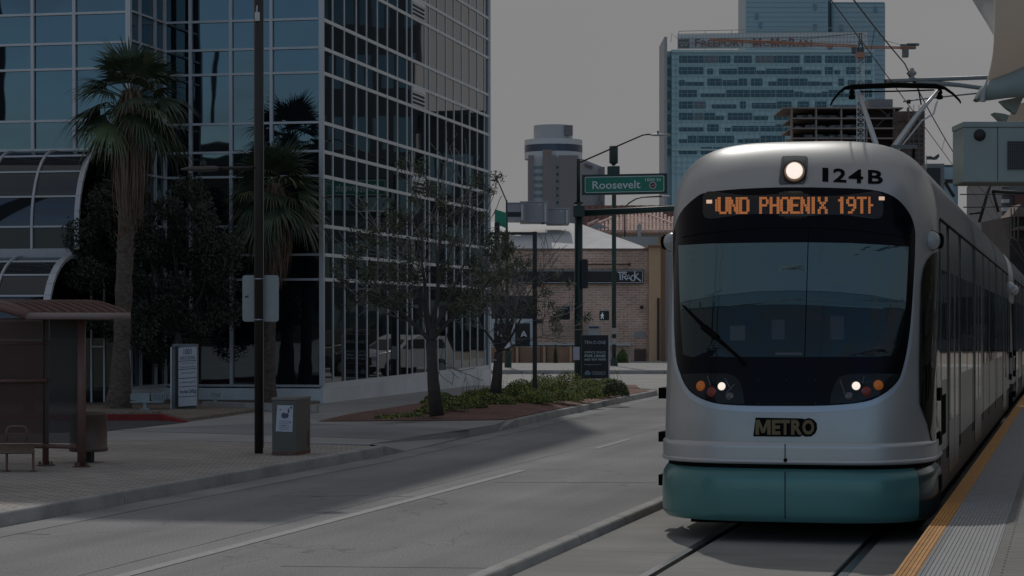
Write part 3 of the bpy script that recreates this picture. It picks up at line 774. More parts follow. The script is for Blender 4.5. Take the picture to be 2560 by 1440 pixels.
def shell(yoff, parent, front=True):
    zs = [.74, .85, 1.0, 1.15, 1.3, 1.5, 1.75, 2.0, 2.25, 2.5] + [TZS + (TZT - TZS) * math.sin(PI / 2 * i / 22) ** 1.0 for i in range(1, 22)] + [TZT - .0006]
    rows = [plan(z, TW, TD, yoff) for z in zs]
    mb = MB().grid(rows, close=True); K = len(rows[0]); n = len(mb.v)
    ce = len(mb.v); mb.v.append(V3((TCX, yoff + LEN / 2, TZT)))
    ridge = rows[-1]
    mb.addf(range(n - K, n))
    # side part gets the stainless material
    for i, f in enumerate(mb.f):
        c = sum((mb.v[j] for j in f), V3((0, 0, 0))) / len(f)
        if yoff + 1.32 + rake(min(c.z, 3)) < c.y < yoff + LEN - 1.7 and c.z < 3.72: mb.mi[i] = 1
    return mb.build('body', [T['silver'], T['side']], parent, smooth=True)

train = thing('light_rail_train', V3((TCX, TY0, 0)), 'silver and teal light rail train with lit headlamps, on the tracks beside the platform', 'train')
body = shell(TY0, train)
# bumper, band, gap
def strip(z0, z1, grow, ymax, m, name, par, n=5, crown=0.0, rnd=.03):
    rows = []; K = 10
    for i in range(K + 1):
        t = i / K; z = z0 + (z1 - z0) * t; e_ = min(t, 1 - t) * (z1 - z0); g = grow - max(0, rnd - e_) ** 2 / max(rnd, 1e-4) * .8 + crown * math.sin(PI * t)
        rows.append(plan(z, TW, TD, TY0, grow=g, ymax=ymax))
    mb = MB().grid(rows); 
    top = [p + V3((0, .0, 0)) for p in rows[-1]]; inn = [V3((TCX + (p.x - TCX) * .93, p.y + .06, p.z)) for p in top]
    mb.grid([top, inn]); bot = rows[0]; inb = [V3((TCX + (p.x - TCX) * .93, p.y + .06, p.z)) for p in bot]; mb.grid([inb, bot])
    return mb.build(name, m, par, smooth=True)
_mid = plan(.45, TW, TD, TY0)[:111]; _ins = [i for i, p in enumerate(_mid) if p.y - TY0 < .42]; IA, IB = _ins[0], _ins[-1]
# teal bumper with a rounded lower edge
rows = []
for i in range(15):
    t = i / 14; z = .195 + (.685 - .195) * t
    g = .018 + .010 * math.sin(PI * min(1, t * 1.1)) - .03 * max(0, (.10 - t) / .10) ** 2 - (.05 * max(0, (t - .82) / .18) ** 1.6)
    rows.append(plan(z, TW, TD, TY0, grow=g, ymax=1.75))
full = rows; rows = [r[:IB + 2] for r in full]; bump = MB().grid(rows); ti = rows[-1]; bump.grid([ti, [V3((TCX + (p.x - TCX) * .93, p.y + .07, p.z - .002)) for p in ti]])
bump.build('bumper', T['teal'], train, smooth=True)
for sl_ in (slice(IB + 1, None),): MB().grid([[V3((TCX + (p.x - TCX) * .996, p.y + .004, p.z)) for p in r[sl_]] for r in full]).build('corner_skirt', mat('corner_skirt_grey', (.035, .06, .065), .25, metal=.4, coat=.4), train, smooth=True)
strip(.725, .925, .022, 1.75, T['band'], 'front_band', train, rnd=.03)
strip(.725, .775, .032, 1.75, T['band'], 'front_band', train, rnd=.02)
MB().grid([plan(z, TW, TD, TY0, grow=-.03, ymax=1.9) for z in (.60, .80)]).build('shadow_gap', T['blk'], train)
# black seams
def line_on(pts, wpx, m, name, eps=.006, par=None):
    mb = MB(); rows = []
    for (u, v) in pts:
        rows.append((u, v))
    q = []
    for i, (u, v) in enumerate(rows):
        a = rows[max(i - 1, 0)]; b = rows[min(i + 1, len(rows) - 1)]; dx, dy = b[0] - a[0], b[1] - a[1]; l = math.hypot(dx, dy) or 1
        nx, ny = -dy / l * wpx / 2, dx / l * wpx / 2; q.append([onnose(u + nx, v + ny, eps), onnose(u - nx, v - ny, eps)])
    return mb.grid(q).build(name, m, par or train)
for z0, z1, g in ((.23, .66, .030), (.735, .915, .030)):
    mb = MB(); k = 8; r = [[V3((TCX - .004 + dx, TY0 - g + rake(.5) + (0.03 if False else 0), z0 + (z1 - z0) * i / k)) for dx in (-.004, .004)] for i in range(k + 1)]
    mb.grid(r).build('seam_or_reflection', T['blk'], train)
MB().lathe([(.0, -.01), (.018, -.01), (.018, .01), (.0, .01)], V3((TCX, TY0 - .03, .765)), V3((0, 1, 0)), 12).build('tow_cover', T['blk'], train)

# black mask with its pale edge, windshield, led sign
MASK = [(1684, 598), (1687, 574), (1697, 543), (1713, 519), (1741, 494), (1768, 482), (1854, 473), (1976, 469), (2098, 471), (2175, 475), (2221, 486), (2251, 506), (2274, 537), (2285, 568), (2287, 604),
        (2283, 700), (2276, 800), (2267, 871), (2253, 932), (2238, 960), (2205, 987), (2160, 1005), (2068, 1014), (1946, 1015), (1854, 1014), (1787, 1008), (1741, 990), (1716, 966), (1701, 932), (1692, 898), (1687, 822), (1685, 700)]
MS = smooth_outline(MASK, 3)
mcx, mcy = 1985, 760
ringo = []
for (u, v) in MS:
    k = 11 if v > 860 else (11 * max(0, (v - 640) / 220)); dx, dy = u - mcx, v - mcy; l = math.hypot(dx, dy); ringo.append((u + dx / l * k * .8, v + dy / l * k + (5 if v > 960 else 0)))
decal(ringo, .003, 8, (mcx, mcy)).build('mask_edge', mat('mask_edge_paint', (.42, .47, .54), .35, metal=.4), train, smooth=True)
decal(MS, .007, 14, (mcx, mcy)).build('mask', T['mask'], train, smooth=True)
WS = [(1699, 614), (1780, 610), (1900, 608), (2015, 607), (2130, 609), (2269, 617), (2266, 700), (2258, 800), (2250, 860), (2238, 886), (2200, 892), (2050, 893), (1900, 893), (1730, 893), (1710, 886), (1704, 800), (1700, 700)]
decal(dens(WS, 3), .012, 16, (1985, 750)).build('windshield', T['wind'], train, smooth=True)
decal(dens([(1699, 614), (1780, 610), (1900, 608), (2015, 607), (2130, 609), (2269, 617), (2266, 690), (2262, 756), (2180, 739), (2080, 730), (1985, 727), (1890, 730), (1790, 740), (1703, 757), (1701, 690)], 3), .0145, 10, (1985, 670)).build('windshield_tone', glassm('windshield_pale_tone', (.085, .135, .142), 1.62, .10, tint=(.8, .98, 1.0), rough=.08, sc=1.6), train, smooth=True)  # paler area laid over the upper part of the opaque windshield
decal(dens([(1704, 758), (1790, 741), (1890, 731), (1985, 728), (2080, 731), (2180, 740), (2262, 757), (2260, 778), (2120, 768), (1985, 762), (1850, 763), (1705, 778)], 3), .0145, 8, (1985, 750)).build('windshield_tone', glassm('windshield_mid_tone', (.026, .058, .066), 1.62, .10, tint=(.8, .98, 1.0), rough=.08, sc=1.6), train, smooth=True)  # mid-toned band below the paler windshield area
for (u0, v0, u1, v1, c_) in ((1826, 815, 1864, 852, (.016, .032, .036)), (1930, 800, 1962, 850, (.007, .015, .02)), (2076, 790, 2110, 850, (.005, .012, .018)), (1938, 882, 2006, 888, (.05, .045, .045))):
    decal(dens(rrect(u0, v0, u1, v1, 3), 1), .0145, 3).build('cab_fitting', glassm('cab_fitting_behind_glass_%d' % u0, c_, 1.62, .10, rough=.08, sc=1.6), train)
decal(dens([(2120, 890), (2150, 868), (2190, 858), (2215, 800), (2225, 760), (2232, 830), (2238, 870), (2225, 890)], 2), .0145, 5, (2205, 868)).build('driver_seat', glassm('seat_behind_glass', (.002, .004, .005), 1.5, .10, rough=.08, sc=1.6), train)
line_on([(2022 - 10 * k / 14, 570 + 322 * k / 14) for k in range(15)], 2.2, T['blk'], 'seam_or_reflection', .015)  # dark line drawn for a pole's reflection on the windshield, not a joint
line_on([(1688 + 590 * k / 24, 606 - 36 * math.sin(PI * (k + .5) / 25) ** .6) for k in range(25)], 2.0, T['blk'], 'seam_or_reflection', .011)
sgn = decal(dens(rrect(1759, 480, 2207, 548, 16), 2), .013, 6, (1983, 514)).build('destination_sign', mat('sign_glass', (.008, .007, .006), .25), train, smooth=True)
F5 = {'U': ["10001"] * 6 + ["01110"], 'N': ["10001", "11001", "11001", "10101", "10011", "10011", "10001"], 'D': ["11110", "10001", "10001", "10001", "10001", "10001", "11110"],
      'P': ["11110", "10001", "10001", "11110", "10000", "10000", "10000"], 'H': ["10001", "10001", "10001", "11111", "10001", "10001", "10001"],
      'O': ["01110", "10001", "10001", "10001", "10001", "10001", "01110"], 'E': ["11111", "10000", "10000", "11110", "10000", "10000", "11111"],
      'I': ["1"] * 7, 'X': ["10001", "10001", "01010", "00100", "01010", "10001", "10001"], '1': ["010", "110", "010", "010", "010", "010", "010"],
      '9': ["01110", "10001", "10001", "01111", "00001", "00010", "01100"], 'T': ["11111"] + ["00100"] * 6}
mb = MB()
def px_quad(u0, v0, u1, v1, eps): mb.poly([onnose(u0, v1, eps), onnose(u1, v1, eps), onnose(u1, v0, eps), onnose(u0, v0, eps)])
def glyph(ch, u0, u1, cols=None, dv=0):
    g = F5[ch]; n_ = len(g[0]); cw_ = (u1 - u0) / n_; rh = 6.0
    for r, row in enumerate(g):
        for c, k in enumerate(row):
            if k == '1' and (cols is None or c in cols):
                uu = u0 + c * cw_; vv = 494.5 + r * rh + dv; px_quad(uu - .3 * cw_, vv, uu + cw_ * 1.3, vv + rh - .4, .0165)
for ch, a, b in (('U', 1797, 1821), ('N', 1824, 1846), ('D', 1850, 1873), ('P', 1900, 1921), ('H', 1926, 1948), ('O', 1952, 1974), ('E', 1977, 1999), ('N', 2003, 2024), ('I', 2031, 2036), ('X', 2046, 2068), ('1', 2097, 2112), ('9', 2117, 2139), ('T', 2143, 2165)):
    glyph(ch, a, b, dv=0.5 if a < 1880 else (-.5 if a > 2090 else 0))
for r in range(5): px_quad(1790, 500 + r * 6, 1794.5, 505.5 + r * 6, .0165)
for r in range(7): px_quad(2170, 494 + r * 6, 2175.5, 499.6 + r * 6, .0165)
for r in (3,): px_quad(2175.5, 494 + r * 6, 2182, 499.6 + r * 6, .0165)
mb.build('sign_text', T['led'], sgn)
for (u, v) in ((1775, 506), (2203, 498)):
    mb = MB(); px_quad(u - 7, v - 4.5, u + 7, v + 4.5, .017) if False else None
    mb.poly([onnose(u - 7, v + 4.5, .017), onnose(u + 7, v + 4.5, .017), onnose(u + 7, v - 4.5, .017), onnose(u - 7, v - 4.5, .017)]); mb.build('marker_lamp', T['ledw'], train)
# top headlamp
decal([(1957, 392), (1988, 391), (2015, 392), (2020, 396), (2019, 425), (2013, 456), (2008, 460), (1978, 460), (1950, 461), (1947, 456), (1951, 425), (1954, 397)], .010, 4, (1985, 426)).build('headlamp_bezel', T['grey'], train, smooth=True)
def disc(u, v, r, eps, m, name, par=train, n=20, dome=0.0, axis=None):
    mb = MB(); c = onnose(u, v, eps); nn = axis or nrm(c); ax = (nn.cross(UP)).normalized(); ay = ax.cross(nn); d = dep(c); k = d / FPX * r
    prof = [(k, -.02), (k, 0), (k * .7, dome * .5 + .001), (k * .02, dome + .001)]
    return mb.lathe(prof, c, nn, n).build(name, m, par, smooth=True)
HA = V3((.06, -1, .12)).normalized(); h = disc(1988, 440, 30, .06, mat('lamp_ring', (.06, .05, .045), .35, metal=.5), 'headlamp_rim', axis=HA); disc(1988, 440, 25.5, .07, T['halo'], 'reflector', h, axis=HA); disc(1988, 440, 21, .080, T['lamp'], 'headlamp', train, dome=.004, axis=HA)
# number
mb = MB(); vs_ = lambda a, b: onnose(a, b + (a - 2052) * .045, .006)
for ch, a, b in (('1', 2056, 2071), ('2', 2083, 2116), ('4', 2121, 2158), ('B', 2170, 2207)): text(mb, ch, vs_, a, 420, b, 454, bold=.022)
mb.build('number', T['blk'], train)
# emblem
mb = MB(); fnE = lambda a, b: onnose(a, b, .004)
pts = [(1889, 1044), (2004, 1046), (2012, 1048), (2022, 1045), (2034, 1049), (2042, 1058), (2043, 1072), (2038, 1084), (2028, 1091), (2014, 1092), (2006, 1088), (2000, 1092), (1883, 1091)]
em = decal(dens(pts, 2), .004, 3, (1960, 1068)).build('emblem', T['blk'], train)
mb = MB(); fnE = lambda a, b: onnose(a, b, .0075)
for ch, a, b in (('M', 1889, 1927), ('E', 1930, 1951), ('T', 1951, 1975), ('R', 1978, 2006), ('O', 2006, 2036)): text(mb, ch, fnE, a, 1049.5, b, 1087, bold=0 if ch == 'M' else .045)
mb.build('letters', T['gold'], em)
# lamp clusters
for s_, pts in (('l', [(1706, 935), (1760, 934), (1815, 934), (1838, 941), (1850, 955), (1858, 980), (1862, 1010), (1800, 1008), (1745, 990), (1718, 966)]), ('r', [(2251, 935), (2190, 934), (2125, 935), (2098, 943), (2086, 962), (2078, 985), (2074, 1010), (2140, 1006), (2200, 986), (2236, 962)])):
    cl_ = decal(dens(pts, 2), .010, 5).build('headlight_cluster', T['lens'], train, smooth=True)
    L_ = ((1753, 965, 13, 'orange'), (1780, 980, 13, 'red'), (1805, 966, 10, 'lamp'), (1825, 991, 11, 'clr')) if s_ == 'l' else ((2195, 963, 13, 'orange'), (2166, 979, 13, 'red'), (2140, 965, 10.5, 'lamp'), (2122, 991, 11, 'clr'))
    T['clr'] = mat('clear_lens', (.12, .125, .13), .15, metal=.6)
    for u, v, r, k in L_: disc(u, v, r, .012, T[k], 'lamp_lens', cl_, dome=.012)
    # reflector ribs inside the cluster
    mb = MB()
    for a, b in (((1770, 940), (1778, 965)), ((1812, 945), (1830, 975)), ((1838, 960), (1815, 985))) if s_ == 'l' else (((2100, 950), (2112, 985)), ((2160, 940), (2156, 960))):
        mb.tube([onnose(*a, .011), onnose(*b, .011)], .006, 5)
    mb.build('reflector_rib', mat('reflector_grey', (.10, .105, .11), .3, metal=.5), cl_)
# wiper
w_ = MB().tube([onnose(1713, 765, .03), onnose(1760, 815, .045), onnose(1800, 852, .05), onnose(1846, 893, .04), onnose(1862, 912, .02)], [.008, .014, .016, .014, .02], 6)
w_.build('wiper', T['blk'], train)
MB().tube([onnose(1762, 818, .04), onnose(1795, 846, .035)], .03, 6).build('wiper_pivot', T['blk'], train)
# tiny bolts
mb = MB()
for u in (1896, 1967, 2039):
    for v in (950, 1009): c = onnose(u, v, .008); mb.lathe([(.004, 0), (.004, .003), (.001, .004)], c, nrm(c), 6)
mb.build('bolt', T['grey'], train)

# cab side window (curved, on the corner) and other side details
CS = [(2302, 705), (2308, 670), (2318, 648), (2332, 634), (2346, 628), (2347, 760), (2348, 900), (2349, 1030), (2350, 1112), (2330, 1111), (2318, 1060), (2298, 1010), (2297, 920), (2299, 800)]
decal(dens(CS, 3), .012, 8, (2326, 880)).build('cab_side_window', glassm('cab_glass', (.004, .004, .004), 1.45, .35, rough=.05, sc=3), train, smooth=True)
for (v0, v1) in ((975, 1003), (1089, 1115), (1200, 1228)):
    for sgn_ in (-1, 1):
        z1 = EYE + (HZ - v0) / 262 if sgn_ < 0 else EYE + (HZ - v0) / 268; z0 = EYE + (HZ - v1) / 262
        yb = TY0 + 1.35
        mb = MB().box(TCX + sgn_ * (TW - .03), TCX + sgn_ * (TW + (.15 if sgn_ < 0 else .035)), yb - .02, yb + .28, z0, z1); mb.build('guard_block', T['blk'], train, bev=.005)
# camera pods / mirrors at both front corners
for sgn_ in (-1, 1):
    c = V3((TCX - TW + .02, TY0 + 1.25, 2.82)) if sgn_ < 0 else V3((TCX + TW - .045, TY0 + 1.10, 2.80))
    mb = MB(); prof = [(.02, -.20), (.085, -.16), (.115, -.08), (.12, 0), (.105, .08), (.06, .13), (.01, .15)]
    pod = mb.lathe([(r * .82, h * .8) for r, h in prof], c, V3((0, 1, 0)), 18).build('camera_pod', mat('pod_white', (.36, .38, .39), .3, coat=.5), train, smooth=True)
    MB().lathe([(.075, 0), (.075, .02), (.02, .03)], c + V3((sgn_ * .075, .02, 0)), V3((sgn_, .55, 0)), 16).build('camera_lens', T['blk'], pod, smooth=True)
    MB().lathe([(.097, -.012), (.102, 0), (.097, .012)], c + V3((0, -.03, 0)), V3((0, 1, 0)), 18).build('pod_ring', T['blk'], pod, smooth=True)
# skirt, underframe, side doors and windows
MB().box(TCX - TW + .02, TCX + TW - .005, TY0 + 1.70, TY0 + LEN - 1.6, .33, .78).build('side_skirt', T['dirtside'], train)
MB().box(TCX - TW + .25, TCX + TW - .12, TY0 + .9, TY0 + LEN - 1, .10, .5).build('underframe', T['blk'], train)
def car_side(yoff, par):
    xs = TCX + TW
    mb = MB(); mb.box(xs - .02, xs + .004, yoff + 1.9, yoff + LEN - 1.9, 3.03, 3.055)
    for y in (yoff + 1.85, yoff + 3.1, yoff + 3.35, yoff + 5.6, yoff + 5.9, yoff + 9.2, yoff + 9.6, yoff + 12.6, yoff + 15.0, yoff + 18, yoff + 21.9, yoff + 24.2): mb.box(xs - .02, xs + .003, y, y + .035, .62, 3.03)
    mb.build('panel_seam', T['blk'], par)
    for y0, y1 in ((yoff + 2.05, yoff + 3.0), (yoff + 6.0, yoff + 7.4), (yoff + 7.6, yoff + 9.1), (yoff + 12.8, yoff + 14.8), (yoff + 15.3, yoff + 17.8), (yoff + 18.3, yoff + 20.1), (yoff + 20.3, yoff + 21.8), (yoff + 24.5, yoff + 25.6)):
        MB().box(xs - .02, xs + .0035, y0, y1, 1.45, 2.55).build('side_window', T['dglass'], par)
    for y0 in (yoff + 3.45, yoff + 9.75, yoff + 22.1):
        for k in (0, 1):
            d_ = MB().box(xs - .02, xs + .006, y0 + k * 1.02, y0 + .98 + k * 1.02, .42, 2.72).build('door', T['side'], par)
            MB().box(xs - .02, xs + .009, y0 + .14 + k * 1.02, y0 + .82 + k * 1.02, 1.0, 2.55).build('door_window', T['dglass'], d_)
    mb = MB()
    for k in range(6): mb.box(xs - .01, xs + .005, yoff + 2.1 + k * .14, yoff + 2.14 + k * .14, .9, 1.3)
    mb.build('side_grille', T['blk'], par)
    mb = MB()
    for y in (yoff + 9.35, yoff + 18.1):      # articulation hoops
        q = [(-TW, .7), (-TW, 2.5)] + [(-TW * math.cos(a), TZS + (TZT - TZS - .0) * math.sin(a)) for a in [PI * k / 16 for k in range(1, 16)]] + [(TW, 2.5), (TW, .7)]
        pts = []
        for z in [.7, 1.2, 1.8, 2.3, 2.55] + [TZS + (TZT - TZS) * math.sin(PI / 2 * i / 12) for i in range(1, 13)]:
            qq = max(0, (z - TZS) / (TZT - TZS)); pts.append((TW * max(1 - qq ** NQ, 0) ** (1 / NP), z))
        loop = [(x, z) for x, z in pts] + [(-x, z) for x, z in reversed(pts)]
        rows = [[V3((TCX + x * 1.006, yy, z + .01)) for x, z in loop] for yy in (y, y + .07)]; mb.grid(rows)
        rows = [[V3((TCX + x * 1.006, yy, z + .01)) for x, z in loop] for yy in (y + .6, y + .67)]; mb.grid(rows)
    mb.build('articulation_hoop', T['blk'], par)
    # roof equipment fairing
car_side(TY0, train)
# second car
car2 = thing('light_rail_car', V3((TCX, TY0 + LEN + .75, 0)), 'second silver light rail car coupled behind the leading one', 'train car')
MB_ = shell(TY0 + LEN + .75, car2)
MB().box(TCX - TW + .02, TCX + TW - .005, TY0 + LEN + 2, TY0 + 2 * LEN - 1, .33, .78).build('side_skirt', T['dirtside'], car2)
MB().box(TCX - TW + .25, TCX + TW - .12, TY0 + LEN + 1.5, TY0 + 2 * LEN - 1, .10, .5).build('underframe', T['blk'], car2)
car_side(TY0 + LEN + .75, car2)
for yy, par in ((TY0 + LEN - 1.25, train), (TY0 + LEN + 1.9, car2)):
    c = V3((TCX + TW - .0, yy, 2.80)); MB().lathe([(.02, -.20), (.085, -.16), (.115, -.08), (.12, 0), (.105, .08), (.06, .13), (.01, .15)], c, V3((0, 1, 0)), 14).build('camera_pod', mat('pod_white', (.42, .44, .46), .3), par, smooth=True)
    for z in (.45, .9, 1.35): MB().box(TCX + TW - .02, TCX + TW + .05, yy - .15, yy + .15, z, z + .12).build('guard_block', T['blk'], par)
    MB().box(TCX + TW - .02, TCX + TW + .012, yy - .2, yy + .25, .9, 2.5).build('cab_side_window', T['dglass'], par)

# pantograph
PD = 32.7
def pp(u, v, d=PD): return P(u, v, d)
pan = thing('pantograph', V3((TCX, PD, 3.8)), 'raised pantograph with silver arms on the train roof touching the wire', 'pantograph')
def tb(name, pts, r, m, par, seg=8, d=PD): return MB().tube([pp(u, v, d) if not isinstance(u, V3) else u for u, v in pts], r, seg).build(name, m, par, smooth=True)
alu = mat('pantograph_aluminium', (.50, .50, .49), .35, metal=.6)
tb('arm', [(2146, 228), (2190, 362), (2205, 405)], [.028, .045, .05], alu, pan)
tb('arm', [(2346, 226), (2292, 288), (2240, 362), (2212, 405)], [.022, .036, .05, .05], alu, pan)
tb('rod', [(2343, 252), (2334, 284), (2305, 302), (2252, 368), (2225, 405)], .013, alu, pan)
tb('lower_arm', [(2208, 405), (2198, 450), (2215, 495)], .05, alu, pan)
tb('hinge', [(2190, 402), (2232, 400)], .05, T['blk'], pan)
hd = MB()
for dd in (0, .28):
    pts = [(2076, 262), (2082, 250), (2100, 228), (2112, 219), (2130, 216), (2240, 211.5), (2340, 214), (2362, 219), (2382, 233), (2398, 249), (2402, 256)]
    hd.tube([P(u, v + dd * 10, PD + dd) for u, v in pts], [.010, .011, .013, .017, .032, .034, .032, .017, .013, .011, .01], 8)
hd.build('collector_head', T['blk'], pan, smooth=True)
tb('cross_bar', [(2150, 229.5), (2240, 228), (2335, 225)], .012, T['blk'], pan)
for u in (2130, 2349): 
    MB().lathe([(.02, -.16), (.05, -.15), (.05, -.10), (.03, -.09), (.045, -.06), (.03, 0)], P(u, 222, PD + .1), UP, 10).build('spring_box', T['blk'], pan, smooth=True)
MB().uv(2166, 470, 2292, 496, PD - .2, 1.2).build('roof_frame', T['blk'], pan)
MB().uv(2228, 362, 2293, 371, PD - 1.4, .05).build('deflector', mat('roof_edge_grey', (.12, .13, .13), .5), pan)
MB().tube([P(2235, 366, PD - 1.37), P(2240, 470, PD - 1.37)], .02, 6).tube([P(2285, 366, PD - 1.37), P(2280, 470, PD - 1.37)], .02, 6).build('deflector_post', T['blk'], pan)
# ---------------------------------------------------------------- overhead line
M['wire'] = mat('wire_black', (0.02, 0.02, 0.022), .5)
M['tubegrey'] = mat('painted_tube_grey', (0.20, 0.225, 0.235), .45, metal=.3)
M['canopygreen'] = mat('grey_green_paint', (0.235, 0.28, 0.27), .5, var=.08, vscale=2)
def cat_y(y, z0, sag):     # messenger wire: catenary between supports at 35 m spacing
    k = (((y - 34.8) / 36.0) % 1.0); return z0 - sag * 4 * k * (1 - k)
ys = [6 + i * 2.4 for i in range(52)]
tag(MB().tube([V3((-2.60, y, 5.62)) for y in ys], .0075, 5).build('contact_wire', M['wire'], origin=(-2.6, 6, 5.6)), 'lower black overhead wire that the pantograph touches', 'wire', 'overhead wires above the track')
tag(MB().tube([V3((-2.54, y, cat_y(y, 6.10, .28))) for y in ys], .011, 5).build('messenger_wire', M['wire'], origin=(-2.5, 6, 6.1)), 'upper black overhead wire hung on the insulator of the support arm', 'wire', 'overhead wires above the track')
for i, y in enumerate((19.4, 24.3, 29.5, 40, 46, 52)):
    tag(MB().tube([V3((-2.60, y, 5.62)), V3((-2.54, y, cat_y(y, 6.10, .28)))], .004, 4).build('dropper_wire', M['wire']), ['topmost dropper wire, nearest the viewer at the upper frame edge', 'second dropper wire from the top of the frame, left of the insulator', 'third dropper wire, just above the support arm insulator', 'dropper wire just past the pantograph head', 'dropper wire halfway between the pantograph and the grey cabinet', 'lowest and farthest dropper wire beside the grey cabinet'][i], 'wire', 'dropper wires of the overhead line')
SD = 35.1
sup = thing('catenary_support', P(2700, HZ + 280, SD), 'grey tube bracket reaching in from the right to hold the overhead wires', 'catenary bracket')
def tb2(name, pts, r, m, par, d=SD, seg=8): return MB().tube([P(u, v, d + (k[0] if (k := q[2:]) else 0)) for q in pts for u, v in [q[:2]]], r, seg).build(name, m, par, smooth=True)
tb2('top_tube', [(2212, 203), (2560, 190), (2720, 184)], .035, M['tubegrey'], sup)
MB().lathe([(.036, 0), (.036, .02)], P(2211, 203, SD), RT, 10).build('end_cap', M['black'], sup)
tb2('curved_tube', [(2290, 206), (2340, 208), (2400, 213), (2470, 222), (2560, 240), (2720, 290)], [.04, .038, .036, .034, .034, .034], M['tubegrey'], sup)
tb2('steady_arm', [(2258, 254), (2300, 248), (2455, 232)], .013, M['tubegrey'], sup)
MB().lathe([(.03, 0), (.055, .03), (.03, .06), (.07, .09), (.075, .12), (.04, .15), (.03, .19)], P(2280, 200, SD), UP, 12).build('insulator', mat('insulator_grey', (.25, .26, .25), .3), sup, smooth=True)
tb2('clamp', [(2270, 180), (2290, 212)], .03, M['black'], sup); tb2('clamp', [(2268, 254), (2276, 254)], .035, M['black'], sup)
tb2('hanger', [(2296, 222), (2303, 262)], .012, M['black'], sup)
MB().tube([P(2720, 1098, SD), P(2720, 40, SD)], .14, 12).build('mast', M['tubegrey'], sup)

# a second bracket further down the line, seen over the train roof
SD2 = 71
s2 = thing('catenary_support', P(2640, 990, SD2), 'thin black bracket with sloping strut over the train roof beyond the grey box', 'catenary bracket')
tb3 = lambda name, pts, r, m: MB().tube([P(u, v, SD2) for u, v in pts], r, 6).build(name, m, s2, smooth=True)
tb3('strut', [(2477, 455), (2448, 556)], .055, M['black']); tb3('strut', [(2482, 478), (2496, 530)], .05, M['black'])
tb3('top_tube', [(2480, 478), (2560, 482), (2640, 478)], .06, M['black']); tb3('lower_tube', [(2424, 535), (2450, 532)], .035, M['black'])
tb3('stay', [(2408, 518), (2640, 516)], .02, M['wire']); tb3('stay', [(2400, 486), (2640, 484)], .02, M['wire'])
MB().tube([P(2640, 970, SD2), P(2640, 380, SD2)], .12, 8).build('mast', M['black'], s2)
s3 = thing('catenary_support', P(2660, 1000, 62), 'black horizontal bracket tubes just left of the grey box', 'catenary bracket')
MB().tube([P(2362, 452, 62), P(2660, 448, 62)], .05, 6).build('top_tube', M['black'], s3); MB().tube([P(2362, 457.5, 62), P(2660, 456, 62)], .015, 6).build('wire_tube', M['black'], s3)
MB().tube([P(2362, 455, 62), P(2385, 492, 62)], .05, 6).build('strut', M['black'], s3)
MB().tube([P(2660, 980, 62), P(2660, 400, 62)], .12, 8).build('mast', M['black'], s3)

# ---------------------------------------------------------------- station canopy
CD = 21.4
can = thing('platform_canopy', P(2900, HZ + FPX * (EYE - PZ) / CD, CD), 'beige fabric sail canopy on a grey curved arm above the platform', 'canopy')
def canvas(name, c):
    m = bpy.data.materials.new(name); m.use_nodes = True; nt = m.node_tree; nt.nodes.clear(); o_ = nt.nodes.new('ShaderNodeOutputMaterial'); a_ = nt.nodes.new('ShaderNodeBsdfDiffuse'); b_ = nt.nodes.new('ShaderNodeBsdfTranslucent'); x_ = nt.nodes.new('ShaderNodeMixShader')
    a_.inputs[0].default_value = (*c, 1); b_.inputs[0].default_value = (*c, 1); x_.inputs[0].default_value = .55
    nt.links.new(a_.outputs[0], x_.inputs[1]); nt.links.new(b_.outputs[0], x_.inputs[2]); nt.links.new(x_.outputs[0], o_.inputs[0]); return m
fab = canvas('beige_canvas', (.62, .57, .52)); fab2 = canvas('pale_canvas', (.66, .66, .64))
fb_ = MB()
left = [(2485, -260), (2486, -60), (2486, 60), (2485, 100), (2483, 130), (2478, 160), (2468, 203)]
rows = []
for i, (u, v) in enumerate(left):
    t = i / (len(left) - 1); ve = v + (150 - v) * .0 - 0; r = []
    for k in range(13):
        s_ = k / 12; uu = u + (3050 - u) * s_; vv = v - (36 * min(1, s_ * 3) + 60 * s_) * (t ** 1.5) ; r.append(P(uu, vv, CD + 1.2 * s_ - .9 * (1 - t) + .25 * math.sin(PI * s_)))
    rows.append(r)
def thick(mb, rows, th):
    mb.grid(rows); mb.grid([[p + th for p in r] for r in rows][::-1]); return mb
thick(fb_, rows, FW * .02).build('fabric_sail', fab, can, smooth=True)
fb2 = MB(); rows = [[P(2380, -90, CD + 2), P(2430, -90, CD + 2), P(2500, -90, CD + 1.5), P(2620, -90, CD + 1.3)], [P(2432, 0, CD + 1.8), P(2450, 0, CD + 1.7), P(2500, 0, CD + 1.3), P(2620, 0, CD + 1.3)],
     [P(2466, 55, CD + 1.3), P(2472, 52, CD + 1.2), P(2500, 50, CD + 1.0), P(2620, 50, CD + 1)], [P(2487, 92, CD + .6), P(2490, 92, CD + .6), P(2510, 95, CD + .6), P(2620, 95, CD + .6)]]
thick(fb2, rows, FW * .02).build('fabric_sail', fab2, can, smooth=True)
th_ = [(2440, 247, 9), (2452, 236, 18), (2480, 224, 27), (2520, 214, 32), (2560, 204, 40), (2640, 190, 50), (2900, 160, 60)]
mb = MB(); rows = []
for u, v, w_ in [(2437, 250, 2)] + th_:
    k = CD / FPX; c = P(u, v, CD); r = []
    for j in range(10):
        g = 2 * PI * j / 10; r.append(c + UP * (math.sin(g) * w_ * k) + FW * (math.cos(g) * .09))
    rows.append(r)
mb.grid(rows, close=True).build('canopy_arm', M['canopygreen'], can, smooth=True)
MB().tube([P(2468, 200, CD - .12), P(2458, 238, CD - .12), P(2456, 254, CD - .12)], [.008, .022, .03], 8).build('shackle', M['galv'], can)
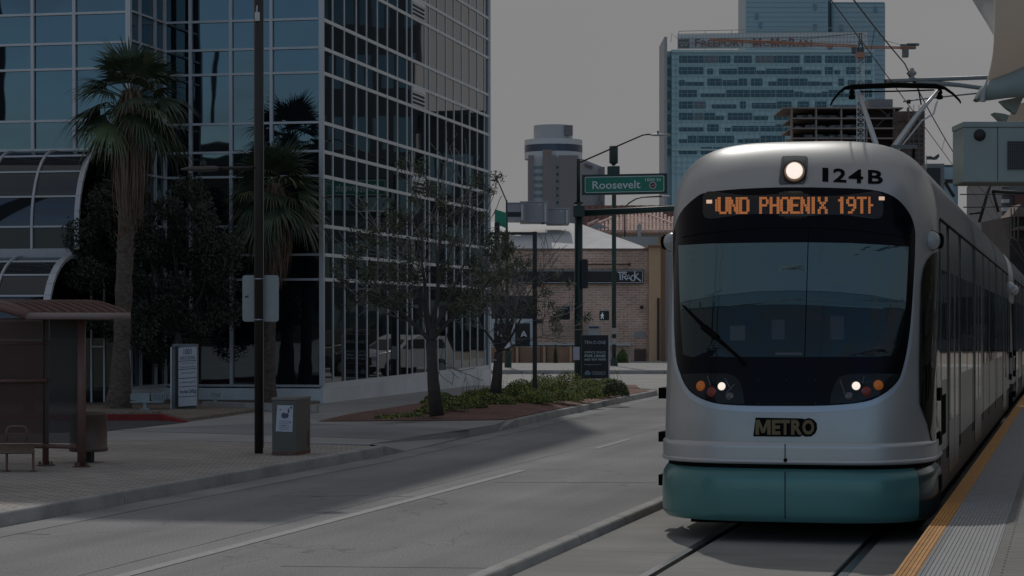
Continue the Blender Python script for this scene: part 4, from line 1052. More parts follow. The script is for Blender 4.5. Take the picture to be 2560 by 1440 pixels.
MB().extr([P(2537, 262, CD + .6), P(2620, 240, CD + .6), P(2620, 312, CD + .6), P(2514, 312, CD + .6)], FW * .02).build('fabric_sail', fab, can)
MB().extr([P(2486, 281, CD + .9), P(2510, 284, CD + .9), P(2530, 290, CD + .9), P(2530, 306, CD + .9), P(2508, 303, CD + .9)], FW * .2).build('canopy_arm', M['canopygreen'], can)
MB().extr([P(2500, 252, CD + .3), P(2560, 240, CD + .3), P(2540, 285, CD + .3), P(2518, 270, CD + .3)], FW * .1).build('gusset', M['canopygreen'], can)
MB().tube([P(2900, HZ + FPX * (EYE - PZ) / CD, CD), P(2900, 100, CD)], .16, 12).build('canopy_column', M['canopygreen'], can)

# grey-green equipment box hung over the platform
BD = 20.0
bx = thing('sign_box', P(2700, HZ + FPX * (EYE - PZ) / BD, BD), 'grey green metal cabinet with a black knob and speaker mesh, hung over the platform', 'cabinet')
MB().uv(2409, 318, 2494, 455, BD, .5).uv(2495, 318, 2740, 455, BD, .5).build('box_body', M['canopygreen'], bx, bev=.008)
MB().uv(2408, 304, 2742, 317.5, BD - .01, .52).build('box_lid', M['canopygreen'], bx, bev=.004)
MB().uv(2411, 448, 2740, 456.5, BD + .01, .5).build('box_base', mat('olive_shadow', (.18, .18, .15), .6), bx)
mb = MB(); mb.lathe([(.055, 0), (.055, .01), (.03, .03), (.01, .035)], P(2449, 338, BD - .0), -FW, 14); mb.uv(2446, 326, 2452, 338, BD - .02, .02); mb.build('knob', M['black'], bx)
mb = MB(); mb.m(0).uv(2519, 353, 2700, 424, BD - .004, .01)
mb.m(1)
for k in range(40): u = 2519 + k * 4.6; mb.uv(u, 353, u + 1.5, 424, BD - .012, .008)
for k in range(16): v = 353 + k * 4.6; mb.uv(2519, v, 2700, v + 1.5, BD - .014, .008)
mb.build('speaker_mesh', [M['black'], mat('mesh_grey', (.07, .075, .075), .5)], bx)
MB().tube([P(2700, HZ + FPX * (EYE - PZ) / BD, BD + .25), P(2700, 200, BD + .25)], .08, 10).build('support_post', M['canopygreen'], bx)

# ---------------------------------------------------------------- bus stop on the left
M['rustred'] = mat('brown_red_paint', (0.15, 0.075, 0.062), .5, var=.12, vscale=3)
M['shroof'] = mat('shelter_roof_metal', (0.16, 0.115, 0.10), .45, var=.1, vscale=3)
sh = thing('bus_shelter', G(120, 1190, SW), 'brown metal bus shelter with ribbed roof and perforated panels, at the left edge', 'bus shelter')
p1 = G(204, 1167, SW); p2 = G(114, 1164, SW)
r1 = .058
SHD = dep(p1)
topz = EYE + (HZ - 792) * SHD / FPX
MB().tube([p1, V3((*p1.xy, topz))], r1, 14).build('post', M['rustred'], sh, smooth=True)
MB().tube([p2, V3((*p2.xy, topz))], .042, 12).build('post', M['rustred'], sh, smooth=True)
for p in (p1, p2):
    mb = MB().lathe([(.13, 0), (.13, .012), (.02, .014)], p, UP, 4); 
    for a in range(4): mb.lathe([(.016, 0), (.016, .04), (.004, .05)], p + V3((math.cos(a * PI / 2) * .085, math.sin(a * PI / 2) * .085, .01)), UP, 6)
    mb.build('base_plate', M['rustred'], sh)
# roof: edge tube, standing ribs, curved sheet going back-left
cA = P(62, 790, SHD - .55); cB = P(326, 790, SHD - .45); cA2 = P(-330, 700, SHD + 2.6)
edge_dir = (cB - cA).normalized(); back = (FW * 1.0 - RT * .55).normalized()
zE = cA.z
cA.z = zE; cB.z = zE
MB().tube([cA, cB], .044, 12).build('gutter', mat('gutter_pinkgrey', (.25, .19, .175), .45, var=.08, vscale=4), sh, smooth=True)
sideL = P(-330, 735, SHD - .1)
MB().tube([cA + RT * .03, P(0, 768, SHD - .45), P(-120, 745, SHD - .3)], .05, 12).build('gutter', M['rustred'], sh, smooth=True)
mb = MB(); rows = []
bk = (RT * -.9 + FW * 1.6)
for k in range(9):
    t = k / 8; z = .02 + .16 * math.sin(t * PI * .55); rows.append([cA + bk * t + UP * z, cB + bk * t + UP * z])
mb.grid(rows); mb.grid([[p - UP * .03 for p in r] for r in rows][::-1]); mb.build('roof_sheet', M['shroof'], sh)
mb = MB(); Lr = (cB - cA).length
for i in range(11):
    b0 = cA + edge_dir * (Lr * (i + .5) / 11); 
    for k in range(8):
        t0, t1 = k / 8, (k + 1) / 8; a = b0 + bk * t0 + UP * (.035 + .16 * math.sin(t0 * PI * .55)); b = b0 + bk * t1 + UP * (.035 + .16 * math.sin(t1 * PI * .55)); w_ = edge_dir * .012
        mb.hexa([a - w_, a + w_, b + w_, b - w_, a - w_ + UP * .035, a + w_ + UP * .035, b + w_ + UP * .035, b - w_ + UP * .035])
mb.build('roof_rib', M['rustred'], sh)
MB().uv(14, 752, 80, 759, SHD + .9, .25).build('solar_panel', mat('solar_grey', (.2, .2, .2), .4), sh); MB().uv(80, 752, 160, 760, SHD + .95, .25).build('solar_panel', M['rustred'], sh)
# panels: perforated brown screens between posts
perf = mat('perforated_brown_panel', (.085, .038, .030), .6, alpha=.72, var=.1, vscale=2)
perf2 = mat('perforated_grey_panel', (.05, .042, .036), .6, alpha=.55)
MB().uv(-200, 795, 108, 1108, SHD + .15, .02).build('rear_panel', perf, sh)
MB().uv(112, 795, 196, 1108, SHD + .12, .02).build('side_panel', perf2, sh)
for v, r in ((858, .008), (951, .028), (1115, .03)): MB().tube([P(-200, v + 4, SHD + .1), P(118, v, SHD + .1)], r, 8).build('rail', M['rustred'], sh, smooth=True)
MB().tube([P(116, 1115, SHD + .06), P(200, 1118, SHD)], .028, 8).build('rail', M['rustred'], sh, smooth=True)
# striped reflector board seen through the screen
mb = MB(); mb.m(0).uv(59, 915, 86, 1030, SHD + .3, .02); mb.m(1)
for k in range(4):
    v = 925 + k * 30
    mb.extr([P(60, v + 18, SHD + .29), P(85, v, SHD + .29), P(85, v + 13, SHD + .29), P(60, v + 31, SHD + .29)], FW * .008)
tag(mb.build('hazard_board', [mat('red_board', (.16, .05, .03), .6), mat('board_white', (.2, .19, .17), .6)]), 'red and white diagonally striped board behind the shelter screen', 'hazard board')
# bench
be = thing('bench', G(40, 1182, SW), 'brown metal bench with a looped armrest in the bus shelter', 'bench')
bD = dep(G(85, 1180, SW)); bm = mat('bench_brown', (.13, .095, .08), .4, metal=.2, var=.08, vscale=5)
mb = MB(); rows = []
for k in range(9):
    a = k / 8 * PI * .62; rows.append([P(-250, 1133 - 22 * math.sin(a) + 0, bD - .02 + .0 + .42 * k / 8), P(86, 1131 - 22 * math.sin(a), bD - .02 + .42 * k / 8)])
mb.grid(rows); mb.grid([[p - UP * .012 for p in r] for r in rows][::-1]); mb.build('seat', bm, be, smooth=True)
MB().tube([P(-250, 1134, bD - .02), P(84, 1132, bD - .02), P(86, 1128, bD)], .013, 8).build('seat_edge', bm, be, smooth=True)
MB().tube([P(17, 1104, bD + .1), P(17, 1076, bD + .1), P(21, 1068, bD + .1), P(30, 1066, bD + .1), P(55, 1066, bD + .1), P(64, 1069, bD + .1), P(67, 1077, bD + .1), P(67, 1104, bD + .1)], .016, 8).build('armrest', M['rustred'], be, smooth=True)
MB().tube([P(18, 1084, bD + .1), P(66, 1084, bD + .1)], .009, 6).build('armrest_bar', M['rustred'], be)
for u in (17, 83): q = P(u, 1132, bD + .1); MB().tube([q, V3((*q.xy, SW))], .017, 8).lathe([(.05, 0), (.05, .01)], V3((*q.xy, SW)), UP, 10).build('leg', M['rustred'], be)
# litter bin
lb = thing('litter_bin', G(220, 1157, SW), 'round brown litter bin on a short pedestal beside the bus shelter', 'litter bin')
c = G(221, 1155, SW); kk = dep(c) / FPX
MB().lathe([(.46 * 95 * kk, 0), (.5 * 97 * kk, .01), (.5 * 97 * kk, .05), (.5 * 93 * kk, .06), (.5 * 93 * kk, .46), (.5 * 95 * kk, .465), (.5 * 96 * kk, .50), (.5 * 97 * kk, .515), (.5 * 88 * kk, .53), (.5 * 84 * kk, .50)], c + UP * .145, UP, 28).build('bin_body', mat('bin_brown', (.115, .072, .06), .5, var=.15, vscale=4), lb, smooth=True)
MB().box(c.x - .06, c.x + .06, c.y - .06, c.y + .06, SW, SW + .16).build('pedestal', M['black'], lb)

# ---------------------------------------------------------------- tall street lamp pole with sign backs
pb = G(647, 1133, SW); pD = dep(pb)
lp = thing('street_lamp', pb, 'tall dark brown lamp pole rising out of view beside the grey cabinet', 'street lamp')
MB().tube([pb, pb + UP * 9.3], [.062, .075], 16).build('pole', M['brown'], lp, smooth=True)
MB().tube([P(658.5, 1120, pD - .02), P(658.5, 0, pD - .02)], .0075, 6).build('pole_edge_strip', mat('edge_strip_grey', (.17, .17, .16), .5), lp)  # thin paler tube along the right edge of the pole
ar = MB().tube([pb + UP * 9.2, pb + UP * 9.3 + RT * .4, pb + UP * 9.3 + RT * .85], .09, 8).build('arm', M['brown'], lp)
MB().lathe([(.02, 0), (.1, .1), (.13, .35), (.09, .55), (.02, .62)], pb + UP * 9.3 + RT * .65, RT, 12).build('luminaire', M['brown'], lp)
MB().tube([P(640, 419, pD), P(540, 421, pD)], .026, 8).build('side_arm', M['brown'], lp, smooth=True)
mb = MB(); rows = []
for u, h_, up in ((548, 5, 0), (535, 9, 1), (510, 10, 2), (490, 9, 2), (470, 6, 1), (452, 2, 2)):
    c = P(u, 422 + up, pD); r = []
    for j in range(10): g = 2 * PI * j / 10; r.append(c + UP * (math.sin(g) * h_ * pD / FPX * (1 if math.sin(g) > 0 else .6)) + FW * (math.cos(g) * .09 * min(1, h_ / 7)))
    rows.append(r)
mb.grid(rows, close=True); mb.addf(range(len(mb.v) - 10, len(mb.v))); mb.build('side_luminaire', mat('lamp_brown', (.06, .05, .045), .4), lp, smooth=True)
MB().uv(500, 402, 514, 412, pD, .05).uv(506, 398, 511, 404, pD, .03).build('photocell', M['black'], lp)
MB().uv(637, 30, 649, 52, pD - .09, .04).tube([P(642, 30, pD - .07), P(643, 14, pD - .07)], .01, 6).build('pole_box', M['white'], lp)
for v in (697, 799): MB().lathe([(.068, -.008), (.068, .008)], P(647, v, pD), UP, 14).build('clamp_band', M['galv'], lp)
sgm = mat('sign_back_aluminium', (.30, .31, .31), .5, metal=.25, var=.05, vscale=3)
mb = MB(); k = pD / FPX
mb.extr([P(u, v, pD + .075) for u, v in rrect(606, 688, 697, 804, 7, 4)], FW * .006)
sg = mb.build('sign_plate', sgm, lp)
MB().extr([P(612, 741, pD + .073), P(621, 738, pD + .073), P(622, 741.5, pD + .073), P(613, 745, pD + .073)], FW * .002).build('sticker', M['black'], sg)

# utility cabinet with a flyer
q0 = G(680, 1138, SW); cd_ = dep(q0); k = cd_ / FPX
ub = thing('utility_cabinet', q0 + RT * 35 * k, 'grey beige steel utility cabinet with a white flyer taped to its door', 'cabinet')
cm = mat('cabinet_beige', (.115, .105, .09), .5, var=.08, vscale=4)
ang = math.radians(14)
ax = (RT * math.cos(ang) - FW * math.sin(ang) * -0).normalized(); ay = (FW * math.cos(ang) + RT * .0).normalized()
W_ = 62 * k; H_ = (1138 - 1000) * k
side = (RT * 24 * k + FW * .62)
o = q0
b4 = [o, o + RT * W_ + V3((0, 0, 0)), o + RT * W_ + side - RT * 0, o + side]
mbb = MB().extr([V3((*p.xy, SW)) for p in b4][::-1], UP * H_)
mbb.build('cabinet_body', cm, ub, bev=.006)
MB().extr([V3((*p.xy, SW + H_)) + (p - (b4[0] + b4[2]) / 2) * .03 for p in b4][::-1], UP * .035).build('cabinet_lid', mat('lid_beige', (.20, .19, .165), .5), ub, bev=.004)
MB().extr([V3((*p.xy, SW)) + (p - (b4[0] + b4[2]) / 2) * .012 for p in b4][::-1], UP * .05).build('cabinet_base', mat('rusty_base', (.13, .07, .05), .7, var=.3, vscale=12), ub)
MB().frame(V3((*o.xy, SW)), RT, FW, UP, .012, W_ - .012, -.004, 0, .09, H_ - .012).build('cabinet_door', cm, ub, bev=.002)
fl = MB().extr([P(u, v, cd_ - .012) for u, v in ((693, 1013), (733, 1013.5), (731, 1080), (689, 1078))], FW * .002)
fl = tag(fl.build('flyer', mat('flyer_paper', (.52, .54, .62), .7, var=.05, vscale=30)), 'white paper flyer with grey drawings taped on the utility cabinet', 'flyer')
mb = MB()
random.seed(3)
ink = lambda pts: mb.extr([P(u, v, cd_ - .0135) for u, v in pts], FW * .001)
ink([(703, 1036), (708, 1031), (716, 1034), (719, 1032), (722, 1038), (720, 1044), (710, 1047), (704, 1043)]); ink([(719, 1022), (723, 1021), (724, 1032), (720, 1033)]); ink([(726, 1016), (731, 1017), (730, 1022), (725, 1021)]); ink([(697, 1024), (702, 1022), (703, 1026)])
for r in range(5):
    v = 1052 + r * 5; ink([(697 + random.random() * 3, v), (722 + random.random() * 6, v + .4), (722, v + 1.5), (697, v + 1.2)])
ink([(706, 1064), (710, 1062), (711, 1066)]); ink([(722, 1056), (727, 1053), (727, 1058)])
mb.build('ink', mat('flyer_ink', (.10, .11, .15), .8), fl)
MB().uv(768, 1075, 771.5, 1116, cd_ + .5, .02).build('marker_stake', mat('stake_red', (.16, .03, .03), .6)).update_tag()
tag(bpy.data.objects['marker_stake'], 'thin dark red stake behind the utility cabinet', 'stake')

# ---------------------------------------------------------------- monument sign, floodlights, posts in the gravel
ms_ = G(460, 1027, SW + .02); mD = dep(ms_); 
mo = thing('monument_sign', ms_, 'upright white directory board reading 1001 North Central on a grey slab', 'sign')
MB().uv(427, 867, 446, 1027, mD + .12, .5).uv(431, 860, 488, 874, mD + .12, .5).uv(440, 872, 490, 1027, mD + .16, .4).build('slab', mat('slab_grey', (.15, .16, .165), .7, var=.08, vscale=4), mo)
MB().uv(426, 868, 429, 1022, mD + .1, .05).build('slab_edge', M['white'], mo)
MB().uv(438, 866, 447, 1018, mD + .06, .2).build('sign_case', M['black'], mo)
MB().extr([P(440, 1030, mD + .1), P(452, 1027, mD), P(492, 1024, mD), P(492, 1028, mD), P(452, 1031, mD)], FW * .2).build('plinth', M['white'], mo)
pf = lambda a, b: P(a, b - (a - 446) / 46 * 3 + 1.5, mD - .012)
brd = MB().extr([pf(446, 868), pf(491.5, 868), pf(491.5, 1015), pf(446, 1015)][::-1], FW * .08).build('directory_board', mat('board_face', (.42, .43, .47), .6), mo)
mb = MB(); pf2 = lambda a, b: P(a, b - (a - 446) / 46 * 3 + 1.5, mD - .016)
text(mb, '1001', pf2, 459, 872, 479, 886, bold=.01); text(mb, 'NORTH CENTRAL', pf2, 450, 890, 488, 899)
text(mb, 'Suite directory', pf2, 454, 906, 486, 910); text(mb, 'Professional offices', pf2, 450, 915, 489, 919)
text(mb, 'John Franklin MD', pf2, 452, 930, 487, 935); text(mb, 'Law Offices of G. Aguilar PC', pf2, 450, 953, 488, 959)
text(mb, 'Five Star CAFE', pf2, 450, 974, 485, 983, bold=.02); mb.poly([pf2(486, 984), pf2(490, 984), pf2(489, 976), pf2(487, 976)])
mb.build('lettering', mat('board_ink', (.04, .045, .06), .7), brd)
mb = MB()
for v in (902, 922.5, 945, 966, 991): mb.poly([pf2(446.5, v + .8), pf2(491, v + .8), pf2(491, v - .6), pf2(446.5, v - .6)])
mb.build('divider', M['black'], brd)
fl_ = thing('floodlight', G(360, 1031, SW), 'pair of white ground floodlights on one stand at the palm foot', 'floodlight'); fd = dep(G(360, 1031, SW))
wf = mat('floodlight_white', (.24, .28, .29), .5, var=.1, vscale=8)
MB().extr([P(u, v, fd) for u, v in rrect(340, 983, 374, 1006, 5)], FW * .25).build('lamp_housing', wf, fl_); MB().extr([P(u, v, fd) for u, v in rrect(378, 983, 414, 1002, 6)], FW * .25).build('lamp_housing', wf, fl_)
MB().uv(326, 985, 340, 1000, fd + .1, .2).build('lamp_housing', wf, fl_)
MB().uv(325, 1003, 408, 1007, fd - .02, .2).build('cross_plate', wf, fl_); MB().uv(358, 1007, 366, 1022, fd, .05).uv(348, 1021, 374, 1031, fd - .05, .2).build('stand', wf, fl_)
mb = MB()
for u in range(382, 412, 4): mb.uv(u, 985, u + 1, 1000, fd - .005, .005)
mb.build('guard_grille', M['black'], fl_)
f2 = thing('floodlight', G(538, 1016, SW), 'small white ground spotlight right of the monument sign', 'floodlight'); fd = dep(G(538, 1016, SW))
MB().extr([P(u, v, fd) for u, v in ((529, 982), (549, 983), (547, 994), (526, 991))], FW * .15).build('lamp_housing', wf, f2); MB().uv(534, 994, 542, 1010, fd, .05).uv(536, 1008, 540, 1018, fd, .04).build('stand', wf, f2)
f3 = thing('post', G(565, 1005, SW), 'dark square post in front of the office glass right of the monument sign', 'post'); fd = dep(G(565, 1005, SW))
MB().uv(557, 690, 573, 1004, fd, .14).build('shaft', M['brown'], f3); MB().uv(553, 1002, 578, 1007, fd - .05, .25).build('base_plate', M['brown'], f3); MB().uv(560, 908, 570, 924, fd - .03, .03).build('switch_box', mat('box_grey', (.05, .05, .05), .5), f3)
# ---------------------------------------------------------------- vegetation
M['palmleaf'] = mat('palm_frond', (0.05, 0.072, 0.042), .5, var=.35, vscale=3)
M['palmdead'] = mat('dead_frond', (0.15, 0.095, 0.065), .8, var=.45, vscale=6, stretch=(1, 1, .3))
M['palmbark'] = mat('palm_bark', (0.10, 0.075, 0.06), .9, var=.5, vscale=9, stretch=(1, 1, 2.5), bump=.6, bscale=25)
M['darkleaf'] = mat('dark_leaf', (0.018, 0.026, 0.015), .6, var=.4, vscale=2)
M['bark'] = mat('grey_bark', (0.06, 0.05, 0.045), .85, var=.3, vscale=7, bump=.4)
M['twig'] = mat('pale_twig', (0.17, 0.16, 0.145), .8, var=.2, vscale=5)
M['willowleaf'] = mat('willow_leaf', (0.05, 0.062, 0.03), .6, var=.4, vscale=3)

def fan_frond(mb, base, dirv, plen, R, rng, mi=0, droop=.5, n=26, spread=2.1, wd=.020):
    d = dirv.normalized(); side = d.cross(UP); side = side.normalized() if side.length > 1e-3 else V3((1, 0, 0)); nrm_ = side.cross(d)
    hub = base + d * plen - UP * (plen * plen * .12)
    d2 = (d - UP * .25).normalized(); side = side; 
    mb.cur = mi
    mb.tube([base, base + d * plen * .5 - UP * plen * plen * .02, hub], [.018, .014, .010], 4, cap=False)
    roll = rng.uniform(-.5, .5); side2 = (side * math.cos(roll) + nrm_ * math.sin(roll)).normalized(); nn = side2.cross(d2)
    for i in range(n):
        a = (i / (n - 1) - .5) * 2 * spread * .5 * 2 * .62
        dr = (d2 * math.cos(a) + side2 * math.sin(a)).normalized()
        L_ = R * (1 - .22 * abs(a) / 1.3) * rng.uniform(.85, 1.08)
        w0 = wd * R / .9; w1 = side2 * math.cos(a) - d2 * math.sin(a)
        dd = droop * rng.uniform(.7, 1.4)
        pts = []
        for k in range(5):
            t = k / 4; pts.append(hub + dr * (L_ * t * (1 - .12 * t * dd)) - UP * (dd * L_ * .55 * t ** 2.6) + nn * (-.10 * L_ * abs(math.sin(a)) * t))
        ws = (w0 * .5, w0 * 1.25, w0 * 1.1, w0 * .6, .001)
        n0 = len(mb.v)
        for p, w_ in zip(pts, ws): mb.v += [p - w1 * w_, p + w1 * w_]
        for k in range(4): mb.addf((n0 + 2 * k, n0 + 2 * k + 1, n0 + 2 * k + 3, n0 + 2 * k + 2))

def palm(name, base, H, ctop, rad, seed, label, trunk_r, skirt_len, skirt_r, nf=40, R=.85, lean=V3((0, 0, 0))):
    rng = random.Random(seed); t = thing(name, base, label, 'palm tree', 'fan palms in front of the office building')
    top = base + UP * H + lean
    mb = MB(); K = 26; rows = []
    for i in range(K + 1):
        f = i / K; c = base + (top - base) * f; r = trunk_r * (1.45 - .5 * min(1, f * 5) if f < .2 else .95) * (1 + .06 * math.sin(i * 2.1)); row = []
        for j in range(14): g = 2 * PI * j / 14; rr_ = r * (1 + rng.uniform(-.07, .07)); row.append(c + V3((math.cos(g) * rr_, math.sin(g) * rr_, rng.uniform(-.01, .01))))
        rows.append(row)
    mb.grid(rows, close=True).build('trunk', M['palmbark'], t, smooth=True)
    # leaf-base boots on the upper trunk
    mb = MB()
    for i in range(90):
        f = rng.uniform(.50, .95); c = base + (top - base) * f; g = rng.uniform(0, 2 * PI); o_ = V3((math.cos(g), math.sin(g), 0)); s2 = V3((-o_.y, o_.x, 0)) * .035
        a = c + o_ * trunk_r * .9; b = c + o_ * (trunk_r * 1.35) + UP * .09
        mb.hexa([a - s2, a + s2, a + s2 - UP * .05, a - s2 - UP * .05, b - s2 * .6, b + s2 * .6, b + s2 * .6 - o_ * .02, b - s2 * .6 - o_ * .02])
    mb.build('leaf_base', M['palmdead'], t)
    # dead skirt
    mb = MB()
    for i in range(900):
        g = rng.uniform(0, 2 * PI); o_ = V3((math.cos(g), math.sin(g), 0)); z0 = rng.uniform(-.75, .25); ln = rng.uniform(.35, .9) * skirt_len
        r0 = trunk_r * rng.uniform(.8, 1.2); r1 = skirt_r * rng.uniform(.35, 1.0) * (1 if z0 > -.4 else .7)
        a = top + UP * z0 + o_ * r0; s2 = V3((-o_.y, o_.x, 0)); pts = []
        dx = rng.uniform(-.12, .12)
        for k in range(5):
            q = k / 4; pts.append(a + o_ * (r1 - r0) * math.sin(q * PI * .75) * 1.1 - UP * (ln * q ** 1.15) + s2 * dx * q + o_ * rng.uniform(-.02, .02))
        w_ = rng.uniform(.008, .028); n0 = len(mb.v)
        for p, ww in zip(pts, (.7, 1, .9, .7, .2)): mb.v += [p - s2 * w_ * ww, p + s2 * w_ * ww]
        mb.cur = 0 if rng.random() < .75 else 1
        for k in range(4): mb.addf((n0 + 2 * k, n0 + 2 * k + 1, n0 + 2 * k + 3, n0 + 2 * k + 2))
    mb.build('dead_fronds', [M['palmdead'], mat('pale_dead_frond', (.17, .13, .10), .85, var=.3, vscale=7)], t)
    mb = MB()
    for i in range(nf):
        g = i * 2.39996 + rng.uniform(-.2, .2); f = (i + .5) / nf; el = math.radians(84 - 112 * f ** .9 + rng.uniform(-8, 8))
        d = V3((math.cos(g) * math.cos(el), math.sin(g) * math.cos(el), math.sin(el)))
        fan_frond(mb, top + UP * (.15 - .45 * f), d, rad * rng.uniform(.85, 1.15) * (1 - .15 * (1 - f)), R * rng.uniform(.85, 1.1), rng, 0 if rng.random() < .9 else 1, droop=.3 + .62 * f)
    mb.build('crown', [M['palmleaf'], mat('palm_frond_light', (.085, .115, .05), .55, var=.3, vscale=4)], t)
    return t
b1 = G(297, 1022, SW + .05); d1 = dep(b1)
palm('fan_palm', b1, 6.75, 0, .74, 11, 'tall fan palm with a shaggy brown skirt, left of the monument sign', .19, 2.7, .46, nf=40, R=1.0, lean=RT * .26 + FW * .1)
b2 = V3((*P(668, 900, 52.0).xy, SW + .05)); 
palm('fan_palm', b2, 4.95, 0, .68, 5, 'shorter dark fan palm right behind the tall lamp pole', .15, 2.0, .42, nf=38, R=1.06, lean=RT * .18)

def leaf_cloud(mb, cen, rx, ry, rz, n, size, rng, m=0, jag=.35):
    for i in range(n):
        while True:
            p = V3((rng.uniform(-1, 1), rng.uniform(-1, 1), rng.uniform(-1, 1)))
            if p.length < 1: break
        p = p * (1 - .35 * rng.random()) if rng.random() < .4 else p.normalized() * rng.uniform(.6, 1.0 + jag * noise.noise(p * 2.2 + cen))
        q = cen + RT * p.x * rx + FW * p.y * ry + UP * p.z * rz
        a = V3((rng.uniform(-1, 1), rng.uniform(-1, 1), rng.uniform(-1, 1))).normalized() * size * rng.uniform(.6, 1.3); b = a.orthogonal().normalized() * size * .45
        mb.cur = m; mb.poly([q - a, q + b, q + a, q - b])
def limb_tree(t, base, segs, m, name='limb'):
    MB_l = MB()
    for pts, rs in segs: MB_l.tube(pts, rs, 7)
    return MB_l.build(name, m, t, smooth=True)
# dense dark tree behind the tall palm
rng = random.Random(21)
bt = V3((*P(455, 900, 50.6).xy, SW + .05)); t = thing('broadleaf_tree', bt, 'dense dark bushy tree between the tall fan palm and the lamp pole', 'tree')
D_ = 50.8
tips = [(250, 520), (230, 640), (300, 470), (360, 600), (330, 700), (420, 520), (440, 640), (500, 560), (420, 760), (520, 690), (470, 470), (540, 620), (360, 800), (480, 830), (560, 780), (200, 590), (215, 690), (400, 870)]
limb_tree(t, bt, [([bt, P(452, 920, D_), P(445, 830, D_)], [.13, .11, .09])], M['bark'], 'trunk')
limb_tree(t, bt, [([P(445, 840, D_), P((u + 445) / 2 + 8, (v + 840) / 2 + 10, D_ + rng.uniform(-.3, .3)), P(u, v, D_ + rng.uniform(-.6, .6))], [.04, .022, .01]) for u, v in tips], mat('dark_bark', (.03, .026, .022), .9))
mb = MB()
for (u, v) in tips: leaf_cloud(mb, P(u, v, D_ + rng.uniform(-.5, .7)), rng.uniform(.38, .62), .6, rng.uniform(.32, .55), 620, .05, rng, 0 if rng.random() < .8 else 1)
for k in range(75):
    u = rng.uniform(180, 590); v = rng.uniform(455, 860); 
    if (u - 390) ** 2 / 215 ** 2 + (v - 650) ** 2 / 225 ** 2 < 1: leaf_cloud(mb, P(u, v, D_ + rng.uniform(-.5, .7)), .34, .5, .3, 330, .045, rng, 0 if rng.random() < .75 else 1)
mb.build('crown', [M['darkleaf'], mat('mid_leaf', (.036, .046, .022), .6, var=.3, vscale=3)], t)
tag(t, None, None)

def willow(name, base, D, trunk, limbs, seed, label, cloud, nleaf, box, cat='tree', group='sparse young street trees in the planting bed'):
    rng = random.Random(seed); t = thing(name, base, label, cat, group)
    mb = MB(); mb.tube([base] + [P(u, v, D) for u, v in trunk], [.15, .12, .105, .10, .09][:len(trunk) + 1], 9); mb.build('trunk', M['bark'], t, smooth=True)
    lm = MB(); tw = MB(); lf = MB(); ends = []
    fork = P(*trunk[-1], D)
    def grow(p, d, L_, r, depth):
        pts = [p]; q = p; dd = d.normalized(); n_ = 4
        for k in range(n_):
            dd = (dd + V3((rng.uniform(-1, 1), rng.uniform(-1, 1), rng.uniform(-.6, .8))) * .20).normalized(); q = q + dd * L_ / n_; pts.append(q)
        rs = [r * (1 - .5 * k / n_) for k in range(n_ + 1)]
        (lm if r > .016 else tw).tube(pts, [max(x, .0075) for x in rs], 6 if r > .02 else 3, cap=False)
        if depth <= 0: ends.append((pts[-1], dd)); return
        for k in range(3):
            i = rng.randint(2, n_); a = V3((rng.uniform(-1, 1), rng.uniform(-1, 1), rng.uniform(-.45, .9))).normalized()
            grow(pts[i], (dd * .75 + a * .85), L_ * rng.uniform(.5, .8), rs[i] * rng.uniform(.45, .62), depth - 1)
        grow(pts[-1], dd, L_ * .7, rs[-1] * .8, depth - 1)
    for (u, v, r) in limbs:
        tgt = P(u, v, D + rng.uniform(-.9, .9)); v_ = tgt - fork
        grow(fork, v_ + V3((0, 0, .2)), v_.length * .52, r, 3)
    lm.build('limb', M['bark'], t, smooth=True); tag(tw.build('twig', M['twig'], t), kind=None)
    rng.shuffle(ends)
    k = 0
    for p, d in ends:
        u, v = proj(p)
        if not cloud(u, v): continue
        k += 1
        if k > nleaf: break
        for c in range(58):
            q = p + V3((rng.gauss(0, .075), rng.gauss(0, .075), rng.gauss(0, .06))); a = V3((rng.uniform(-1, 1), rng.uniform(-1, 1), rng.uniform(-1, .3))).normalized() * rng.uniform(.03, .07); b = a.orthogonal().normalized() * .014
            lf.cur = 0 if rng.random() < .8 else 1; lf.poly([q - a, q + b, q + a, q - b])
    lf.build('leaf_clusters', [M['willowleaf'], mat('olive_leaf', (.10, .115, .055), .6)], t)
    return t
ba = G(1092, 1040, SW + .06); DA = dep(ba)
willow('street_tree', ba, DA, [(1083, 960), (1080, 900), (1077, 852)], [(905, 640, .055), (985, 500, .05), (1070, 440, .055), (1170, 520, .05), (1225, 640, .05), (1150, 760, .035), (900, 760, .04), (1010, 620, .045), (1290, 720, .03)], 4,
       'sparse leafy street tree in the left end of the planting bed', lambda u, v: 800 < u < 1290 and 370 < v < 850, 130, None)
bb = G(1237, 1003, SW + .1); DB = dep(bb)
willow('street_tree', bb, DB, [(1243, 940), (1245, 905), (1247, 880)], [(1180, 760, .04), (1240, 660, .04), (1330, 620, .04), (1400, 680, .04), (1440, 760, .035), (1320, 760, .035), (1200, 700, .035), (1430, 840, .02)], 9,
       'nearly bare street tree with pale twigs, nearer the signal pole', lambda u, v: 1150 < u < 1480 and 540 < v < 850, 26, None)
# tree guard tie
tag(MB().lathe([(.09, -.01), (.095, 0), (.09, .01)], P(1240, 900, DB), UP, 12).build('tree_tie', M['white']), 'white tie strap around the trunk of the bare tree', 'strap')

